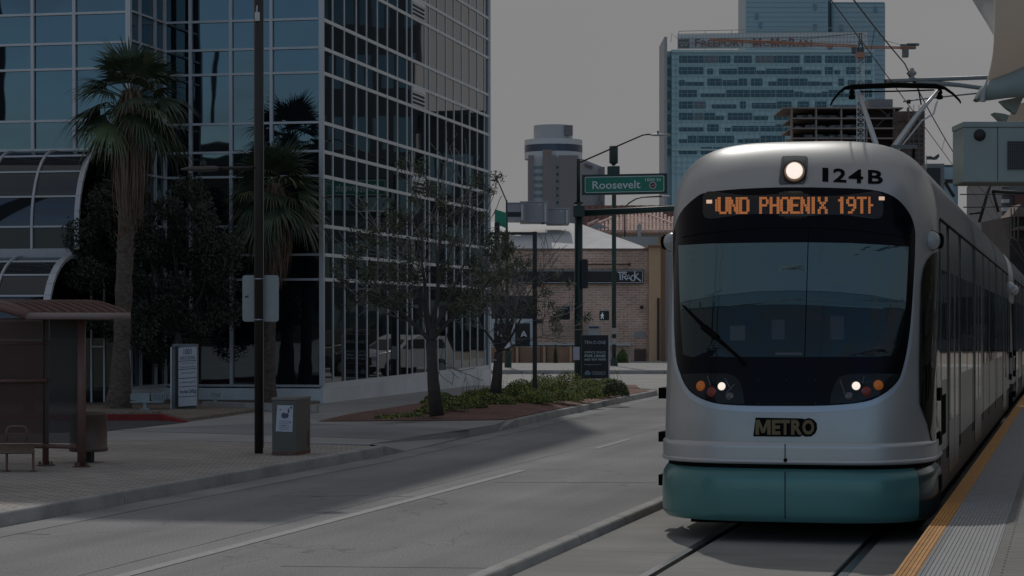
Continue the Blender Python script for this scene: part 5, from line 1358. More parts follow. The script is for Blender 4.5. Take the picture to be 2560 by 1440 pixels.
# ground cover of the planting bed
rng = random.Random(33)
mb = MB()
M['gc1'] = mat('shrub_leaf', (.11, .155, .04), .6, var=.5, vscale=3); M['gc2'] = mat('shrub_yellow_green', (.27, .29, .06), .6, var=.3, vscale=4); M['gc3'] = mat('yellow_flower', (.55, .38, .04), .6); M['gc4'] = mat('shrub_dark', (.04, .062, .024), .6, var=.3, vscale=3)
def mound(u, v, w_, h_, n, d=None, dark=0.0):
    q = G(u, v, SW + .1) if d is None else V3((*P(u, v, d).xy, SW + .1))
    D = dep(q); k = D / FPX
    for i in range(int(n * 1.6)):
        a = rng.uniform(0, 2 * PI); r = math.sqrt(rng.random()); hh = (1 - r ** 2) ** .5 * h_ * k * rng.uniform(.25, 1.12)
        p = q + RT * (math.cos(a) * r * w_ * k) + FW * (math.sin(a) * r * w_ * k) + UP * hh
        s_ = rng.uniform(.016, .033); A = V3((rng.uniform(-1, 1), rng.uniform(-1, 1), rng.uniform(-.5, 1))).normalized() * s_; B = A.orthogonal().normalized() * s_ * .5
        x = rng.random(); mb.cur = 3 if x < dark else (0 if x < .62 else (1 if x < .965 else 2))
        mb.poly([p - A, p + B, p + A, p - B])
for k in range(46):
    u = rng.uniform(1075, 1560); f = (u - 1075) / 485; vlo = 1030 - 38 * f; vhi = 1000 - 30 * f
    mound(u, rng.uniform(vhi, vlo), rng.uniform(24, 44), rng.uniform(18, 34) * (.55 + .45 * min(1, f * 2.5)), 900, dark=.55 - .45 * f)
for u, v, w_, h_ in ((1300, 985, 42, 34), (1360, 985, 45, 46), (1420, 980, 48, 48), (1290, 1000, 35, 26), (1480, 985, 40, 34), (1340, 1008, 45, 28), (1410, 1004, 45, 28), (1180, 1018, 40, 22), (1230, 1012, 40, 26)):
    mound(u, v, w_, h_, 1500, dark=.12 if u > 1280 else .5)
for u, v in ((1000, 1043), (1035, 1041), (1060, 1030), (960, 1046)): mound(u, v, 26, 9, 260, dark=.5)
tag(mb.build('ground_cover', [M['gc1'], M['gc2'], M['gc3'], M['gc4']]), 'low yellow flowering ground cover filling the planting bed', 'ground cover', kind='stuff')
mb = MB()
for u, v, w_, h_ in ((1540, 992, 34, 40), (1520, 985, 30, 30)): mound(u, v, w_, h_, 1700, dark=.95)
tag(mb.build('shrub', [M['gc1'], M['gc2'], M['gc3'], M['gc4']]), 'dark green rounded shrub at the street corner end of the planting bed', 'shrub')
# flower stalks sticking out
mb = MB()
for k in range(60):
    u = rng.uniform(1150, 1560); v = 985 - (u - 1150) * .04 + rng.uniform(-6, 10); q = G(u, max(v, 950), SW + .1); h_ = rng.uniform(.25, .62)
    mb.tube([q, q + UP * h_ * .6 + RT * rng.uniform(-.05, .05), q + UP * h_ + RT * rng.uniform(-.12, .12)], [.006, .004, .003], 3)
mb.build('shrub_stalk', M['gc1']); tag(bpy.data.objects['shrub_stalk'], 'thin flower stalks rising out of the ground cover', 'stalks', kind='stuff')
# low brush and stones in the soil
mb = MB()
for k in range(500):
    u = rng.uniform(830, 1560); q = G(u, rng.uniform(1000, 1046), SW + .02)
    s_ = rng.uniform(.01, .03); mb.lathe([(s_, 0), (s_ * .8, s_ * .6), (s_ * .2, s_ * .8)], q + UP * .06 * 0, UP, 5)

# ---------------------------------------------------------------- traffic signals and poles at the crossing
def flatP(u, d, z): p = P(u, HZ, d); return V3((p.x, p.y, z))
SDp = 71.0
sp = thing('signal_pole', flatP(1446.5, SDp, SW), 'thick dark green signal pole with mast arm and lit street name sign', 'signal pole')
k = SDp / FPX
MB().tube([flatP(1446.5, SDp, SW), P(1446.5, 515, SDp)], [11.2 * k, 10 * k], 16).build('pole', M['dgreen'], sp, smooth=True)
MB().tube([P(1446, 520, SDp), P(1446, 398, SDp)], 4.6 * k, 10).build('pole_extension', M['dgreen'], sp, smooth=True)
MB().lathe([(13 * k, 0), (13 * k, .35), (11 * k, .4)], P(1446.5, 536, SDp), UP, 14).build('collar', M['dgreen'], sp)
MB().uv(1433, 512, 1462, 542, SDp - .25, .35).build('clamp', M['dgreen'], sp, bev=.02)
MB().tube([P(1460, 533, SDp), P(1668, 522, SDp + .4), P(1900, 512, SDp + .8)], [.115, .10, .085], 12).build('mast_arm', M['dgreen'], sp, smooth=True)
MB().tube([P(1450, 406, SDp), P(1606, 338, SDp), P(1618, 336, SDp), P(1630, 336, SDp)], .025, 7).build('lamp_arm', M['brown'], sp, smooth=True)
mb = MB(); rows = []
for u, h_ in ((1626, 1.8), (1632, 3), (1650, 3.6), (1665, 2.6), (1677, 1)):
    r = []; c = P(u, 337, SDp)
    for j in range(8): g = 2 * PI * j / 8; r.append(c + UP * math.sin(g) * h_ * k * (1 if math.sin(g) < 0 else .7) + FW * math.cos(g) * .12)
    rows.append(r)
mb.grid(rows, close=True).build('luminaire', M['galv'], sp, smooth=True); MB().uv(1643, 327, 1647, 334, SDp, .06).build('photocell', M['black'], sp)
# street name sign (double sided box, tilted a little)
sgp = lambda a, b, e_=0.0: P(a, b - (a - 1455) / 212 * 4.0, SDp - .3 + e_)
bxs = MB().extr([sgp(1455, 488), sgp(1668, 488), sgp(1668, 437), sgp(1455, 437)], FW * .16).build('street_sign', M['dgreen'], sp)
MB().extr([sgp(u, v, -.012) for u, v in rrect(1462, 442.5, 1660.5, 482.5, 3.5)], FW * .01).build('sign_border', mat('sign_white', (.72, .76, .75), .5), bxs)
MB().extr([sgp(u, v, -.018) for u, v in rrect(1463.6, 444.2, 1659, 480.8, 2.5)], FW * .01).build('sign_face', mat('sign_green', (.008, .21, .13), .45), bxs)
mb = MB(); f_ = lambda a, b: sgp(a, b, -.024)
text(mb, 'Roosevelt', f_, 1481, 453.5, 1601, 473.5, bold=.012); text(mb, '1000 N', f_, 1613, 448.5, 1651, 456.5, bold=.004)
mb.build('lettering', mat('sign_white', (.72, .76, .75), .5), bxs)
mb = MB(); c = sgp(1632, 466.5, -.026); mb.m(0).lathe([(8.6 * k, 0), (8.6 * k, .003)], c, -FW, 24); mb.m(1).lathe([(7.0 * k, 0), (7.0 * k, .006)], c, -FW, 24)
mb.m(0)
for a0 in range(5):
    g = math.radians(200 + a0 * 26); p = c - FW * .008 + RT * math.cos(g) * 2.5 * k + UP * (math.sin(g) * 3 * k + .02); q = c - FW * .008 + RT * math.cos(g + .5) * 4.5 * k + UP * (math.sin(g + .5) * 4.5 * k + 3 * k); mb.tube([p, (p + q) / 2 + UP * .01, q], .008, 4)
mb.build('emblem', [mat('sign_white', (.72, .76, .75), .5), mat('emblem_maroon', (.16, .012, .02), .5)], bxs)
MB().extr([P(u, v, SDp - .2) for u, v in rrect(1453, 648, 1470, 721, 5)], FW * .3).build('signal_head', M['black'], sp)
MB().uv(1433, 867, 1449, 900, SDp - .2, .01).build('flyer', mat('flyer_paper', (.52, .54, .62), .7), sp)
pd_ = MB().extr([P(u, v, SDp - .1) for u, v in rrect(1391, 766, 1425, 799, 4)], FW * .3).build('pedestrian_signal', M['black'], sp)
MB().uv(1407, 764, 1436, 767, SDp, .05).uv(1424, 799, 1436, 802, SDp, .05).build('bracket', M['galv'], sp)
MB().uv(1396, 769, 1408, 770.5, SDp - .11, .01).uv(1408, 771, 1420, 772.5, SDp - .11, .01).build('visor_edge', M['galv'], pd_)
# second pole on the far corner
PD2 = 104.0; k2 = PD2 / FPX
sp2 = thing('signal_pole', flatP(1535, PD2, SW), 'slim dark green pole with siren top and lit walk signal on the far corner', 'signal pole')
MB().tube([flatP(1535, PD2, SW), P(1535, 420, PD2)], 5.6 * k2, 12).build('pole', M['dgreen'], sp2, smooth=True)
MB().lathe([(10 * k2, 0), (9 * k2, 12 * k2), (6 * k2, 20 * k2)], flatP(1535, PD2, SW), UP, 12).build('pole_base', M['dgreen'], sp2)
MB().uv(1519, 415, 1549.5, 436, PD2 - .3, .5).build('siren_box', M['dgreen'], sp2, bev=.02)
MB().lathe([(4 * k2, 0), (5 * k2, .06), (11 * k2, .12), (11 * k2, 46 * k2), (9.5 * k2, 49 * k2)], P(1534, 414, PD2), UP, 18).build('siren', M['dgreen'], sp2, smooth=True)
pd2 = MB().extr([P(u, v, PD2 - .2) for u, v in rrect(1499, 777, 1523, 801, 3)], FW * .35).build('pedestrian_signal', M['black'], sp2)
mb = MB(); wp = lambda pts: mb.extr([P(u, v, PD2 - .21) for u, v in pts], FW * .01)
wp(rrect(1504.5, 781.5, 1507.5, 784.5, 1.4, 3)); wp([(1503.5, 785), (1507.8, 785), (1508, 791), (1504, 791)]); wp([(1503.5, 785.5), (1504.5, 787), (1501.8, 790.5), (1500.8, 789.5)]); wp([(1507.5, 785.5), (1510, 788.5), (1509.2, 789.6), (1506.8, 787.5)])
wp([(1504, 790.5), (1506, 790.5), (1503.5, 797.5), (1501.5, 797)]); wp([(1506, 790.5), (1508, 790.5), (1509.3, 797.5), (1507.4, 797.5)])
mb.build('walking_person', mat('walk_white', (.5, .6, .6), .5, emit=(.75, .95, 1.0), estr=.2), pd2)
MB().uv(1510, 774, 1531, 776, PD2, .06).uv(1522, 799, 1531, 801, PD2, .06).build('bracket', M['galv'], sp2)
MB().uv(1530, 820, 1541, 835, PD2 - .3, .05).build('pole_notice', mat('notice_pale', (.36, .34, .31), .7), sp2); MB().uv(1530, 846, 1541, 861, PD2 - .3, .05).build('pole_notice', mat('notice_pale', (.36, .34, .31), .7), sp2)
# far lamp seen above the mast arm
fl2 = thing('street_lamp', flatP(1562, 150, SW), 'distant street lamp with a curved arm above the tiled roof', 'street lamp')
MB().tube([flatP(1562, 150, SW), P(1562, 518, 150), P(1572, 508, 150), P(1590, 497, 150), P(1606, 493, 150), P(1655, 491, 150)], .05, 6).build('pole', M['brown'], fl2, smooth=True)
MB().uv(1652, 489, 1676, 493, 150, .3).build('luminaire', M['galv'], fl2, bev=.03)
# signal gantry far left of the crossing
GD = 100
gp_ = thing('signal_pole', flatP(1269, GD, SW), 'green signal pole with lamp arm behind the bare tree, against the white roof', 'signal pole'); kg = GD / FPX
MB().tube([flatP(1269, GD, SW), P(1266.5, 500, GD)], [7 * kg, 2.2 * kg], 12).build('pole', M['dgreen'], gp_, smooth=True)
MB().lathe([(9 * kg, 0), (9 * kg, 38 * kg), (7 * kg, 42 * kg)], flatP(1270, GD, SW), UP, 12).build('pole_base', M['dgreen'], gp_)
MB().tube([P(1266, 502, GD), P(1244, 451, GD), P(1228, 450, GD)], .03, 6).build('lamp_arm', M['brown'], gp_); MB().uv(1226, 448, 1244, 452, GD, .3).uv(1237, 443, 1240, 448, GD, .05).build('luminaire', M['galv'], gp_)
MB().extr([P(1237, 523, GD - .3), P(1266, 532, GD - .1), P(1266, 571, GD - .1), P(1237, 558, GD - .3)][::-1], FW * .1).build('street_sign', mat('sign_green', (.008, .21, .13), .45), gp_)
for u0, v0, u1, v1 in ((1236, 556, 1249, 622), (1255, 585, 1272, 640)): MB().uv(u0, v0, u1, v1, GD - .4, .35).build('signal_head', M['black'], gp_, bev=.03)
MB().uv(1262, 855, 1276, 871, GD - .4, .02).build('flyer', mat('flyer_paper', (.52, .54, .62), .7), gp_)
# inverted-L post in the planting bed
lpD = dep(G(1338, 1014, SW)); kl = lpD / FPX
l_ = thing('post', G(1338, 1014, SW), 'slim dark post with a short level arm, standing in the planting bed', 'post')
MB().uv(1331.5, 579, 1342.5, 1015, lpD, .1).build('shaft', M['brown'], l_); MB().uv(1224, 580, 1331.4, 587, lpD + .02, .06).build('arm', M['brown'], l_)
MB().lathe([(.2 * .5, -.05), (.11, 0), (.1, .05)], P(1346, 803, lpD - .0), UP, 12).build('button_box', mat('box_grey2', (.06, .06, .06), .5), l_)

# lease sign
ld = 69.0
ls = thing('lease_sign', flatP(1489, ld, SW), 'black upright board offering office space for lease, at the foot of the signal pole', 'sign')
sb_ = MB().uv(1454, 838, 1521, 947, ld, .12).build('sign_board', mat('sign_black', (.012, .012, .014), .45), ls)
MB().uv(1521.2, 838, 1524.5, 958, ld, .12).build('frame_post', M['white'], ls)
MB().uv(1452.5, 836.6, 1524.5, 837.8, ld - .0, .13).build('frame_top', M['galv'], ls)
MB().uv(1456, 948, 1521, 962, ld + .01, .10).build('plinth', mat('plinth_white', (.38, .42, .45), .6), ls)
mb = MB(); fl_s = lambda a, b: P(a, b, ld - .006)
text(mb, 'TEN-O-ONE', fl_s, 1461, 852, 1514, 860); text(mb, 'OFFICE SPACE', fl_s, 1461.5, 878, 1514, 883.5, bold=.01); text(mb, 'FOR LEASE', fl_s, 1461.5, 886.5, 1514, 893, bold=.03)
text(mb, '602 954 9000', fl_s, 1461.5, 896, 1514.5, 901.5, bold=.02); text(mb, 'Managed by Seacrest', fl_s, 1461.5, 910, 1503, 913)
text(mb, 'CUSHMAN &', fl_s, 1479.5, 928.5, 1514, 932); text(mb, 'WAKEFIELD', fl_s, 1479.5, 933.5, 1514, 937)
mb.build('lettering', mat('sign_letter', (.5, .6, .62), .6), sb_)
MB().extr([P(1462, 937, ld - .008), P(1462, 931, ld - .008), P(1469, 925, ld - .008), P(1476, 931, ld - .008), P(1476, 937, ld - .008)][::-1], FW * .004).build('logo', mat('logo_blue', (.20, .30, .34), .6), sb_)

# ---------------------------------------------------------------- buildings across the street
BD1 = 118.0
M['brick'] = layered('red_brick', (0.56, 0.345, 0.26), .15, 14, .35, .35, bump=.3, bs=20, brick=dict(w=.42, h=.13, m=.018, c2=(.42, .24, .175), mortar=(.54, .48, .41), wall=True))
M['roofwhite'] = mat('white_roof_coating', (.60, .60, .60), .8, var=.05, vscale=.4)
M['stucco'] = layered('orange_stucco', (.52, .34, .21), .05, 8, .10, .4, bump=.2)
br = thing('brick_building', flatP(1430, BD1, SW), 'red brick club with a white humped roof and long black sign across the street', 'building')
MB().uv(880, 626, 1622, 905, BD1, 24).build('wall', M['brick'], br)
MB().uv(880, 621, 1622, 625.7, BD1 - .08, .3).build('parapet', mat('parapet_brown', (.17, .12, .10), .8), br)
o = BD1 + .6
fr_ = [900, 1000, 1200, 1270, 1400, 1458, 1500, 1550, 1600, 1620]; rg_ = [(900, 600), (1000, 585), (1200, 556), (1270, 553), (1400, 554), (1458, 562), (1500, 578), (1550, 595), (1600, 613), (1620, 622)]
rows = [[P(u, 622.5, BD1 + .25) for u in fr_], [P(u, 622.5 + (v - 622.5) * .55, BD1 + 4.0) for u, v in rg_], [P(u, v, BD1 + 9) for u, v in rg_], [P(u, 640, BD1 + 24) for u, v in rg_]]
rf = MB().grid(rows).build('roof', M['roofwhite'], br)
MB().uv(1353, 556, 1361, 560, o + .1, .5).build('roof_vent', M['dgreen'], rf)
st = MB().uv(1622.5, 617, 1662, 905, BD1 - .35, 10).build('stucco_wall', M['stucco'], br)
MB().uv(1620.5, 613, 1664, 618, BD1 - .5, 10.3).build('stucco_cap', mat('stucco_trim', (.22, .10, .05), .7), br)
MB().uv(1652, 618, 1662.5, 905, BD1 - .37, .3).build('stucco_trim', mat('stucco_trim', (.22, .10, .05), .7), br)
MB().uv(1662.6, 617, 1800, 905, BD1 - .1, 10).build('grey_wall', mat('grey_plaster', (.30, .30, .30), .8), br)
MB().uv(1643, 745, 1649, 900, BD1 - .42, .04).build('pipe_frame', M['brown'], br)
cs = MB().uv(1280, 674, 1609, 710, BD1 - .25, .24).build('club_sign', mat('sign_maroon_black', (.016, .010, .011), .5), br)
mb = MB()
for r_ in ((1282, 676.5, 1606.5, 677.6), (1282, 706.2, 1606.5, 707.3), (1605.4, 677.6, 1606.5, 706.2)): mb.uv(*r_, BD1 - .26, .008)
mb.build('sign_rim', mat('sign_grey_white', (.6, .6, .62), .6), cs)
mb = MB(); ct = lambda a, b: P(a, b, BD1 - .262)
strokes = [([(1544, 681), (1567, 681)], 1.6), ([(1550, 681), (1551, 700)], 1.6), ([(1556, 685), (1556, 700)], 1.5), ([(1556, 685), (1564, 685), (1566, 689), (1563, 692), (1557, 692)], 1.3), ([(1560, 692), (1566, 700)], 1.4),
           ([(1566, 700), (1571, 687), (1577, 700)], 1.4), ([(1568, 696), (1575, 696)], 1.1), ([(1585, 688), (1579, 690), (1577, 696), (1580, 702), (1585, 702), (1588, 697), (1586, 690)], 1.4), ([(1587, 678), (1587, 699)], 1.6), ([(1596, 683), (1588, 692)], 1.4), ([(1588, 691), (1602, 703)], 1.7)]
for pts, w_ in strokes: mb.tube([ct(*p) for p in pts], w_ * BD1 / FPX, 5)
text(mb, 'TAVERN', ct, 1558, 702.4, 1573, 704.6) if False else None
mb.build('lettering', mat('letter_silver', (.62, .65, .70), .5), cs)
MB().tube([P(1470, 661, BD1 - .3), P(1574, 661, BD1 - .3)], .035, 6).uv(1571, 657, 1577, 665, BD1 - .35, .2).build('pipe', M['brown'], br)
MB().uv(1601, 764, 1609, 772, BD1 - .4, .4).build('wall_lamp', M['black'], br, bev=.05)
MB().uv(1586, 829, 1614, 843, BD1 - .05, .04).build('wall_plaque', mat('plaque_grey', (.30, .29, .29), .7), br)
MB().uv(1470, 814, 1499, 838, BD1 - .05, .04).build('notice', mat('notice_white', (.36, .36, .35), .7), br)
MB().uv(1472, 816, 1497, 821, BD1 - .06, .01).build('notice_heading', mat('notice_blue', (.05, .06, .10), .7), br)
MB().uv(1345, 858, 1577, 864, BD1 - .2, .25).build('ledge', mat('ledge_white', (.5, .49, .47), .7), br)
MB().uv(1586, 873, 1615, 903, BD1 - .05, .04).build('boarded_hatch', mat('hatch_brown', (.10, .06, .05), .8), br)
# shopfront behind the bare tree
MB().uv(1229, 797, 1332, 868, BD1 - .12, .1).build('shop_frame', mat('frame_white', (.5, .52, .54), .6), br)
for u0, u1 in ((1235, 1278), (1288, 1325)): MB().uv(u0, 808, u1, 866, BD1 - .15, .04).build('shop_window', mat('shop_glass', (.01, .01, .012), .25), br)
MB().uv(1229, 740, 1340, 796, BD1 - .14, .1).build('shop_fascia', M['black'], br)
mb = MB()
for c0 in (1247, 1309):
    for a, b in (((c0 - 6, 842), (c0, 828)), ((c0, 828), (c0 + 7, 842)), ((c0 - 4, 838), (c0 + 4, 838))): mb.tube([P(*a, BD1 - .17), P(*b, BD1 - .17)], .04, 5)
mb.build('window_lettering', mat('letter_silver', (.62, .65, .70), .5), br)
# low orange wall with panels
ow = thing('patio_wall', flatP(1340, BD1 - 4.5, SW), 'low orange stucco patio wall with dark railings below the brick club', 'wall'); wd_ = BD1 - 4.5
MB().uv(1226, 868, 1446, 912, wd_, .3).build('wall_panel', mat('patio_brown', (.27, .155, .10), .8, var=.15, vscale=2), ow)
for u in (1290, 1358, 1424): MB().uv(u, 866, u + 6, 913, wd_ - .08, .35).build('pilaster', M['stucco'], ow)
mb = MB()
for u in (1296, 1364, 1430, 1350, 1284): mb.uv(u + 1, 862, u + 2.6, 910, wd_ - .12, .04)
mb.uv(1226, 863, 1446, 865, wd_ - .12, .04); mb.build('railing', M['brown'], ow)
MB().uv(1226, 909, 1334, 925, wd_ - 3, .5).build('planter_kerb', M['kerb'], ow)
rng = random.Random(5)
def bush(name, u, v, w_, h_, d, n, m, label, size=.05, cat='bush'):
    mb = MB(); q = flatP(u, d, SW); k = d / FPX
    for i in range(n):
        a = rng.uniform(0, 2 * PI); r = math.sqrt(rng.random()); z = rng.random() * h_ * k * (1 - .55 * r)
        p = q + RT * math.cos(a) * r * w_ * k * (1 - .4 * z / (h_ * k)) + FW * math.sin(a) * r * w_ * k + UP * z; A = V3((rng.uniform(-1, 1), rng.uniform(-1, 1), rng.uniform(-.2, 1))).normalized() * size; B = A.orthogonal().normalized() * size * .35
        mb.poly([p - A, p + B, p + A, p - B])
    tag(mb.build(name, m), label, cat)
bush('bush', 1556, 900, 16, 44, 113, 1500, mat('bright_leaf', (.07, .12, .03), .6, var=.3, vscale=3), 'bright green bush at the foot of the slim far pole')
bush('vine', 1389, 905, 5, 56, wd_ - 1, 500, M['gc4'], 'thin dark climbing plant on the orange patio wall', cat='plant')
# rooftop units
for i, (u0, v0, u1, v1, lb_) in enumerate(((1266, 506, 1312, 552, 'grey rooftop unit at the left end of the white roof'), (1300, 503, 1370, 556, 'largest grey rooftop unit on the white roof'), (1367, 520, 1424, 560, 'right hand grey rooftop unit nearest the signal pole'))):
    ru = thing('rooftop_unit', P((u0 + u1) / 2, v1, BD1 + 2 + i), lb_, 'air conditioner', 'rooftop units on the brick club'); dd = BD1 + 2 + i * .8
    MB().uv(u0, v0 + 2, u1, v1, dd, 2.2).build('casing', mat('unit_grey', (.26, .26, .28), .6, var=.08, vscale=1), ru, bev=.04); MB().uv(u0 - .6, v0, u1 + .6, v0 + 2, dd - .04, 2.3).build('casing_top', mat('unit_grey_light', (.34, .34, .36), .6), ru)
    MB().uv(u1 - 9, v0 + 4, u1 - 4, v1 - 2, dd - .1, .12).build('duct', mat('unit_pale', (.42, .42, .43), .6), ru)
    if i < 1: MB().uv(u0 + 2, v0 + 24, u1 - 4, v0 + 36, dd - .03, .05).build('louvre', M['black'], ru)
    else: MB().uv(u1 - 24, v0 + 6, u1 - 16, v0 + 10, dd - .03, .03).build('label_plate', mat('plate_pale', (.4, .4, .4), .6), ru)
# tiled roof building
TD2 = 150.0
tr = thing('tiled_building', flatP(1600, TD2, SW), 'stucco building with a pale terracotta barrel tile hip roof behind the club', 'building')
MB().uv(1470, 590, 1760, 903, TD2 + 1.5, 14).build('wall', M['stucco'], tr)
MB().extr([P(1440, 587, TD2 + 1.2), P(1540, 587, TD2 + 1), P(1760, 578, TD2 + 1), P(1760, 592, TD2 + 1), P(1540, 592, TD2 + 1), P(1440, 592, TD2 + 1)][::-1], FW * .5).build('fascia', mat('fascia_grey', (.30, .30, .29), .7), tr)
MB().extr([P(1455, 575, TD2 + .6), P(1492, 556, TD2 + .6), P(1540, 578, TD2 + .6), P(1540, 592, TD2 + .6), P(1455, 592, TD2 + .6)][::-1], FW * .4).build('gable', mat('gable_grey', (.27, .27, .265), .8), tr)
tile = mat('terracotta_tile', (.52, .35, .30), .75, var=.28, vscale=1.6)
mb = MB(); nrow = 8
E0 = P(1498, 578, TD2); ridge_d = TD2 + 5.5
for c in range(31):
    u = 1497 + c * 9.2
    for r in range(nrow):
        f0, f1 = r / nrow, (r + 1.12) / nrow
        # slope runs back to the ridge; hips cut the sides
        uL = 1478 + 62 * f0 * 1.0 + 20; 
        vb = lambda f: 578 - 45 * f
        if not (1490 + 75 * f0 - 20 < u < 1720 - 110 * f0 + 30): continue
        a = P(u, vb(f0), TD2 + 5.5 * f0); b = P(u + 1.2, vb(f1), TD2 + 5.5 * f1)
        rad_ = 3.9 * TD2 / FPX
        mb.tube([a, b], [rad_ * 1.06, rad_ * .86], 8, cap=True)
mb.extr([P(1490, 581, TD2 + .1), P(1560, 534, TD2 + 5.6), P(1625, 534, TD2 + 5.6), P(1740, 579, TD2 + .1)][::-1], FW * .6 - UP * .1)
mb.build('tiled_roof', tile, tr)
MB().tube([P(1606, 532, TD2 + 5.4), P(1640, 545, TD2 + 3.9), P(1690, 564, TD2 + 1.5), P(1730, 578, TD2)], .13, 8).tube([P(1560, 534, TD2 + 5.4), P(1606, 532, TD2 + 5.4)], .13, 8).tube([P(1560, 534, TD2 + 5.4), P(1502, 556, TD2 + 2.2), P(1494, 560, TD2 + 1)], .13, 8).tube([P(1470, 561, TD2 + .4), P(1496, 550, TD2 + .8)], .1, 6).build('ridge_tiles', tile, tr)
MB().lathe([(5 * TD2 / FPX, 0), (5 * TD2 / FPX, .85), (7 * TD2 / FPX, .86), (.02, 1.05)], P(1598, 596, TD2 - .8), UP, 10).build('flue', M['galv'], tr)
MB().uv(1555, 592, 1645, 618, TD2 - 8, 6).build('lower_roof', mat('lower_roof_grey', (.26, .26, .265), .8), tr)
rr2 = thing('red_roof_building', flatP(1560, 175, SW), 'long dark red corrugated parapet behind the tiled roof', 'building')
mb = MB(); mb.m(0).uv(1454, 515, 1800, 592, 176, 12)
for i in range(44): mb.m(i % 2).uv(1454 + i * 8, 513 + (i % 3) * .3, 1462 + i * 8, 591, 175.7, .3)
mb.build('parapet', [mat('dark_red_sheet', (.14, .06, .055), .7, var=.3, vscale=.6), mat('dark_red_sheet_light', (.20, .10, .08), .7, var=.3, vscale=.6)], rr2)
MB().uv(1454, 592, 1800, 888, 176.5, 11).build('wall', M['stucco'], rr2)
# round topped tower
RD = 420.0; kr = RD / FPX
rt_ = thing('round_tower', flatP(1384, RD, 0), 'grey brown tower with a round white revolving restaurant top', 'tower')
def cyl(cu, v0, v1, ru, ): return MB().lathe([(ru * kr, (HZ - v1) * kr + EYE), (ru * kr, (HZ - v0) * kr + EYE)], flatP(cu, RD + 10, 0), UP, 40)
ty = mat('tower_concrete', (.21, .195, .20), .8, var=.06, vscale=.1); tw_ = mat('tower_white', (.56, .57, .58), .8); td = mat('tower_glass', (.03, .045, .085), .25)
MB().uv(1321, 388, 1334.5, 812, RD, 18 - 0).uv(1357, 388, 1390, 812, RD, 18).uv(1397, 388, 1446, 812, RD, 18).build('shaft', ty, rt_)
MB().uv(1334.5, 388, 1357, 812, RD + 1.2, 14).uv(1390, 388, 1397, 812, RD + .8, 14).build('window_bay', tw_, rt_)
tb_ = mat('tower_window', (.18, .24, .26), .3)
for r in range(7):
    v = 415 + r * 17.7; 
    MB().uv(1335, v, 1356.5, v + 7.6, RD + 1.1, .2).build('window', tb_, rt_); MB().uv(1390.4, v, 1396.4, v + 5.5, RD + .7, .2).build('window', td, rt_)
cyl(1383.5, 340, 389, 74).build('restaurant_drum', tw_, rt_, smooth=False)
cyl(1383.5, 354, 372, 74.3).build('window_band', td, rt_)
cyl(1383, 303, 341, 50).build('upper_drum', mat('tower_offwhite', (.42, .43, .44), .8), rt_)
MB().uv(1357, 374, 1379, 389, RD - 1.4 + 10 - 74 * kr + 0, 1).build('sign_panel', mat('tan_panel', (.26, .20, .16), .7), rt_)
MB().uv(1413, 313, 1432, 338, RD + 10 - 46 * kr, 1).build('grille_panel', mat('panel_grey', (.17, .17, .18), .8), rt_)
wb = thing('slab_building', flatP(1480, 430, 0), 'pale grey wedge roofed office slab right of the round tower', 'building')
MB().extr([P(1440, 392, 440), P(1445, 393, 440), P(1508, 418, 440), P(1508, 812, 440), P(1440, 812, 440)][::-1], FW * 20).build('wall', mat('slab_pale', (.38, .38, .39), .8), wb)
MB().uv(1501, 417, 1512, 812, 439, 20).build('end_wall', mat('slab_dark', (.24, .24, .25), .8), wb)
MB().extr([P(1462, 409, 439.6), P(1481, 415, 439.6), P(1481, 421, 439.6), P(1462, 415, 439.6)][::-1], FW * .3).build('window', mat('slab_dark2', (.12, .125, .14), .6), wb)
MB().uv(1496, 504, 1508, 512, 439, 2).build('ledge', mat('slab_dark', (.24, .24, .25), .8), wb)
# ---------------------------------------------------------------- teal glass towers
TT = 850.0; kt = TT / FPX
tt_ = thing('glass_tower', flatP(1930, TT, 0), 'blue green glass office tower carrying large roof top letters', 'tower')
tg = mat('teal_glass_wall', (.36, .52, .55), .35, var=.06, vscale=.03); tgd = mat('teal_window_dark', (.025, .08, .11), .4); tgl = mat('teal_panel_pale', (.38, .5, .52), .5)
MB().uv(1679, 124, 2186, 812, TT, 30).build('wall', tg, tt_)
MB().uv(1661, 92, 1668, 812, TT - 3, 30).build('fin', mat('fin_grey', (.30, .32, .335), .6), tt_)
MB().uv(1667, 128, 1679, 812, TT + 2, 25).build('corner_bay', tg, tt_)
rngw = random.Random(12)
cnt = 0
lo, hi = [], []
for r in range(9):
    vc = 139 + r * 28.6; u = 1698; 
    tw0 = rngw.random()
    MB().uv(1668.5, vc + 2 + (r % 3), 1678, vc + 18, TT - .3, .5).build('window', tgd, tt_); cnt += 1
    while u < 2176:
        ln = rngw.choice((14, 20, 28, 36, 44, 60)); e_ = min(u + ln, 2180); h0 = rngw.choice((0, 0, 0, 4, 7, 9)); 
        if r == 0: h0 = 0
        if cnt < 99: MB().uv(u, vc + h0, e_, vc + 17.5, TT - .4, .5).build('window', tgd if rngw.random() < .93 else mat('window_brownish', (.11, .12, .14), .4), tt_); cnt += 1
        else: lo.append((u, vc + h0, e_, vc + 17.5))
        u = e_ + rngw.choice((2, 2, 2, 3, 8, 12)) * (1.3 if r not in (0,) else .8)
if lo:
    mb = MB()
    for a in lo: mb.uv(*a, TT - .4, .5)
    tag(mb.build('window', tgd, tt_), kind='stuff')
mb = MB()
for u in range(1690, 2186, 14): mb.uv(u, 126, u + .7, 812, TT - .6, .3)
for r in range(22):
    v = 133 + r * 14.3; mb.uv(1679, v, 2186, v + .6, TT - .6, .3)
mb.build('curtain_grid', mat('grid_dark_teal', (.28, .42, .45), .5), tt_)
MB().uv(1679, 372, 2186, 376, TT - .7, .5).uv(1679, 124, 2186, 131, TT - .7, .5).build('cornice', tgl, tt_)
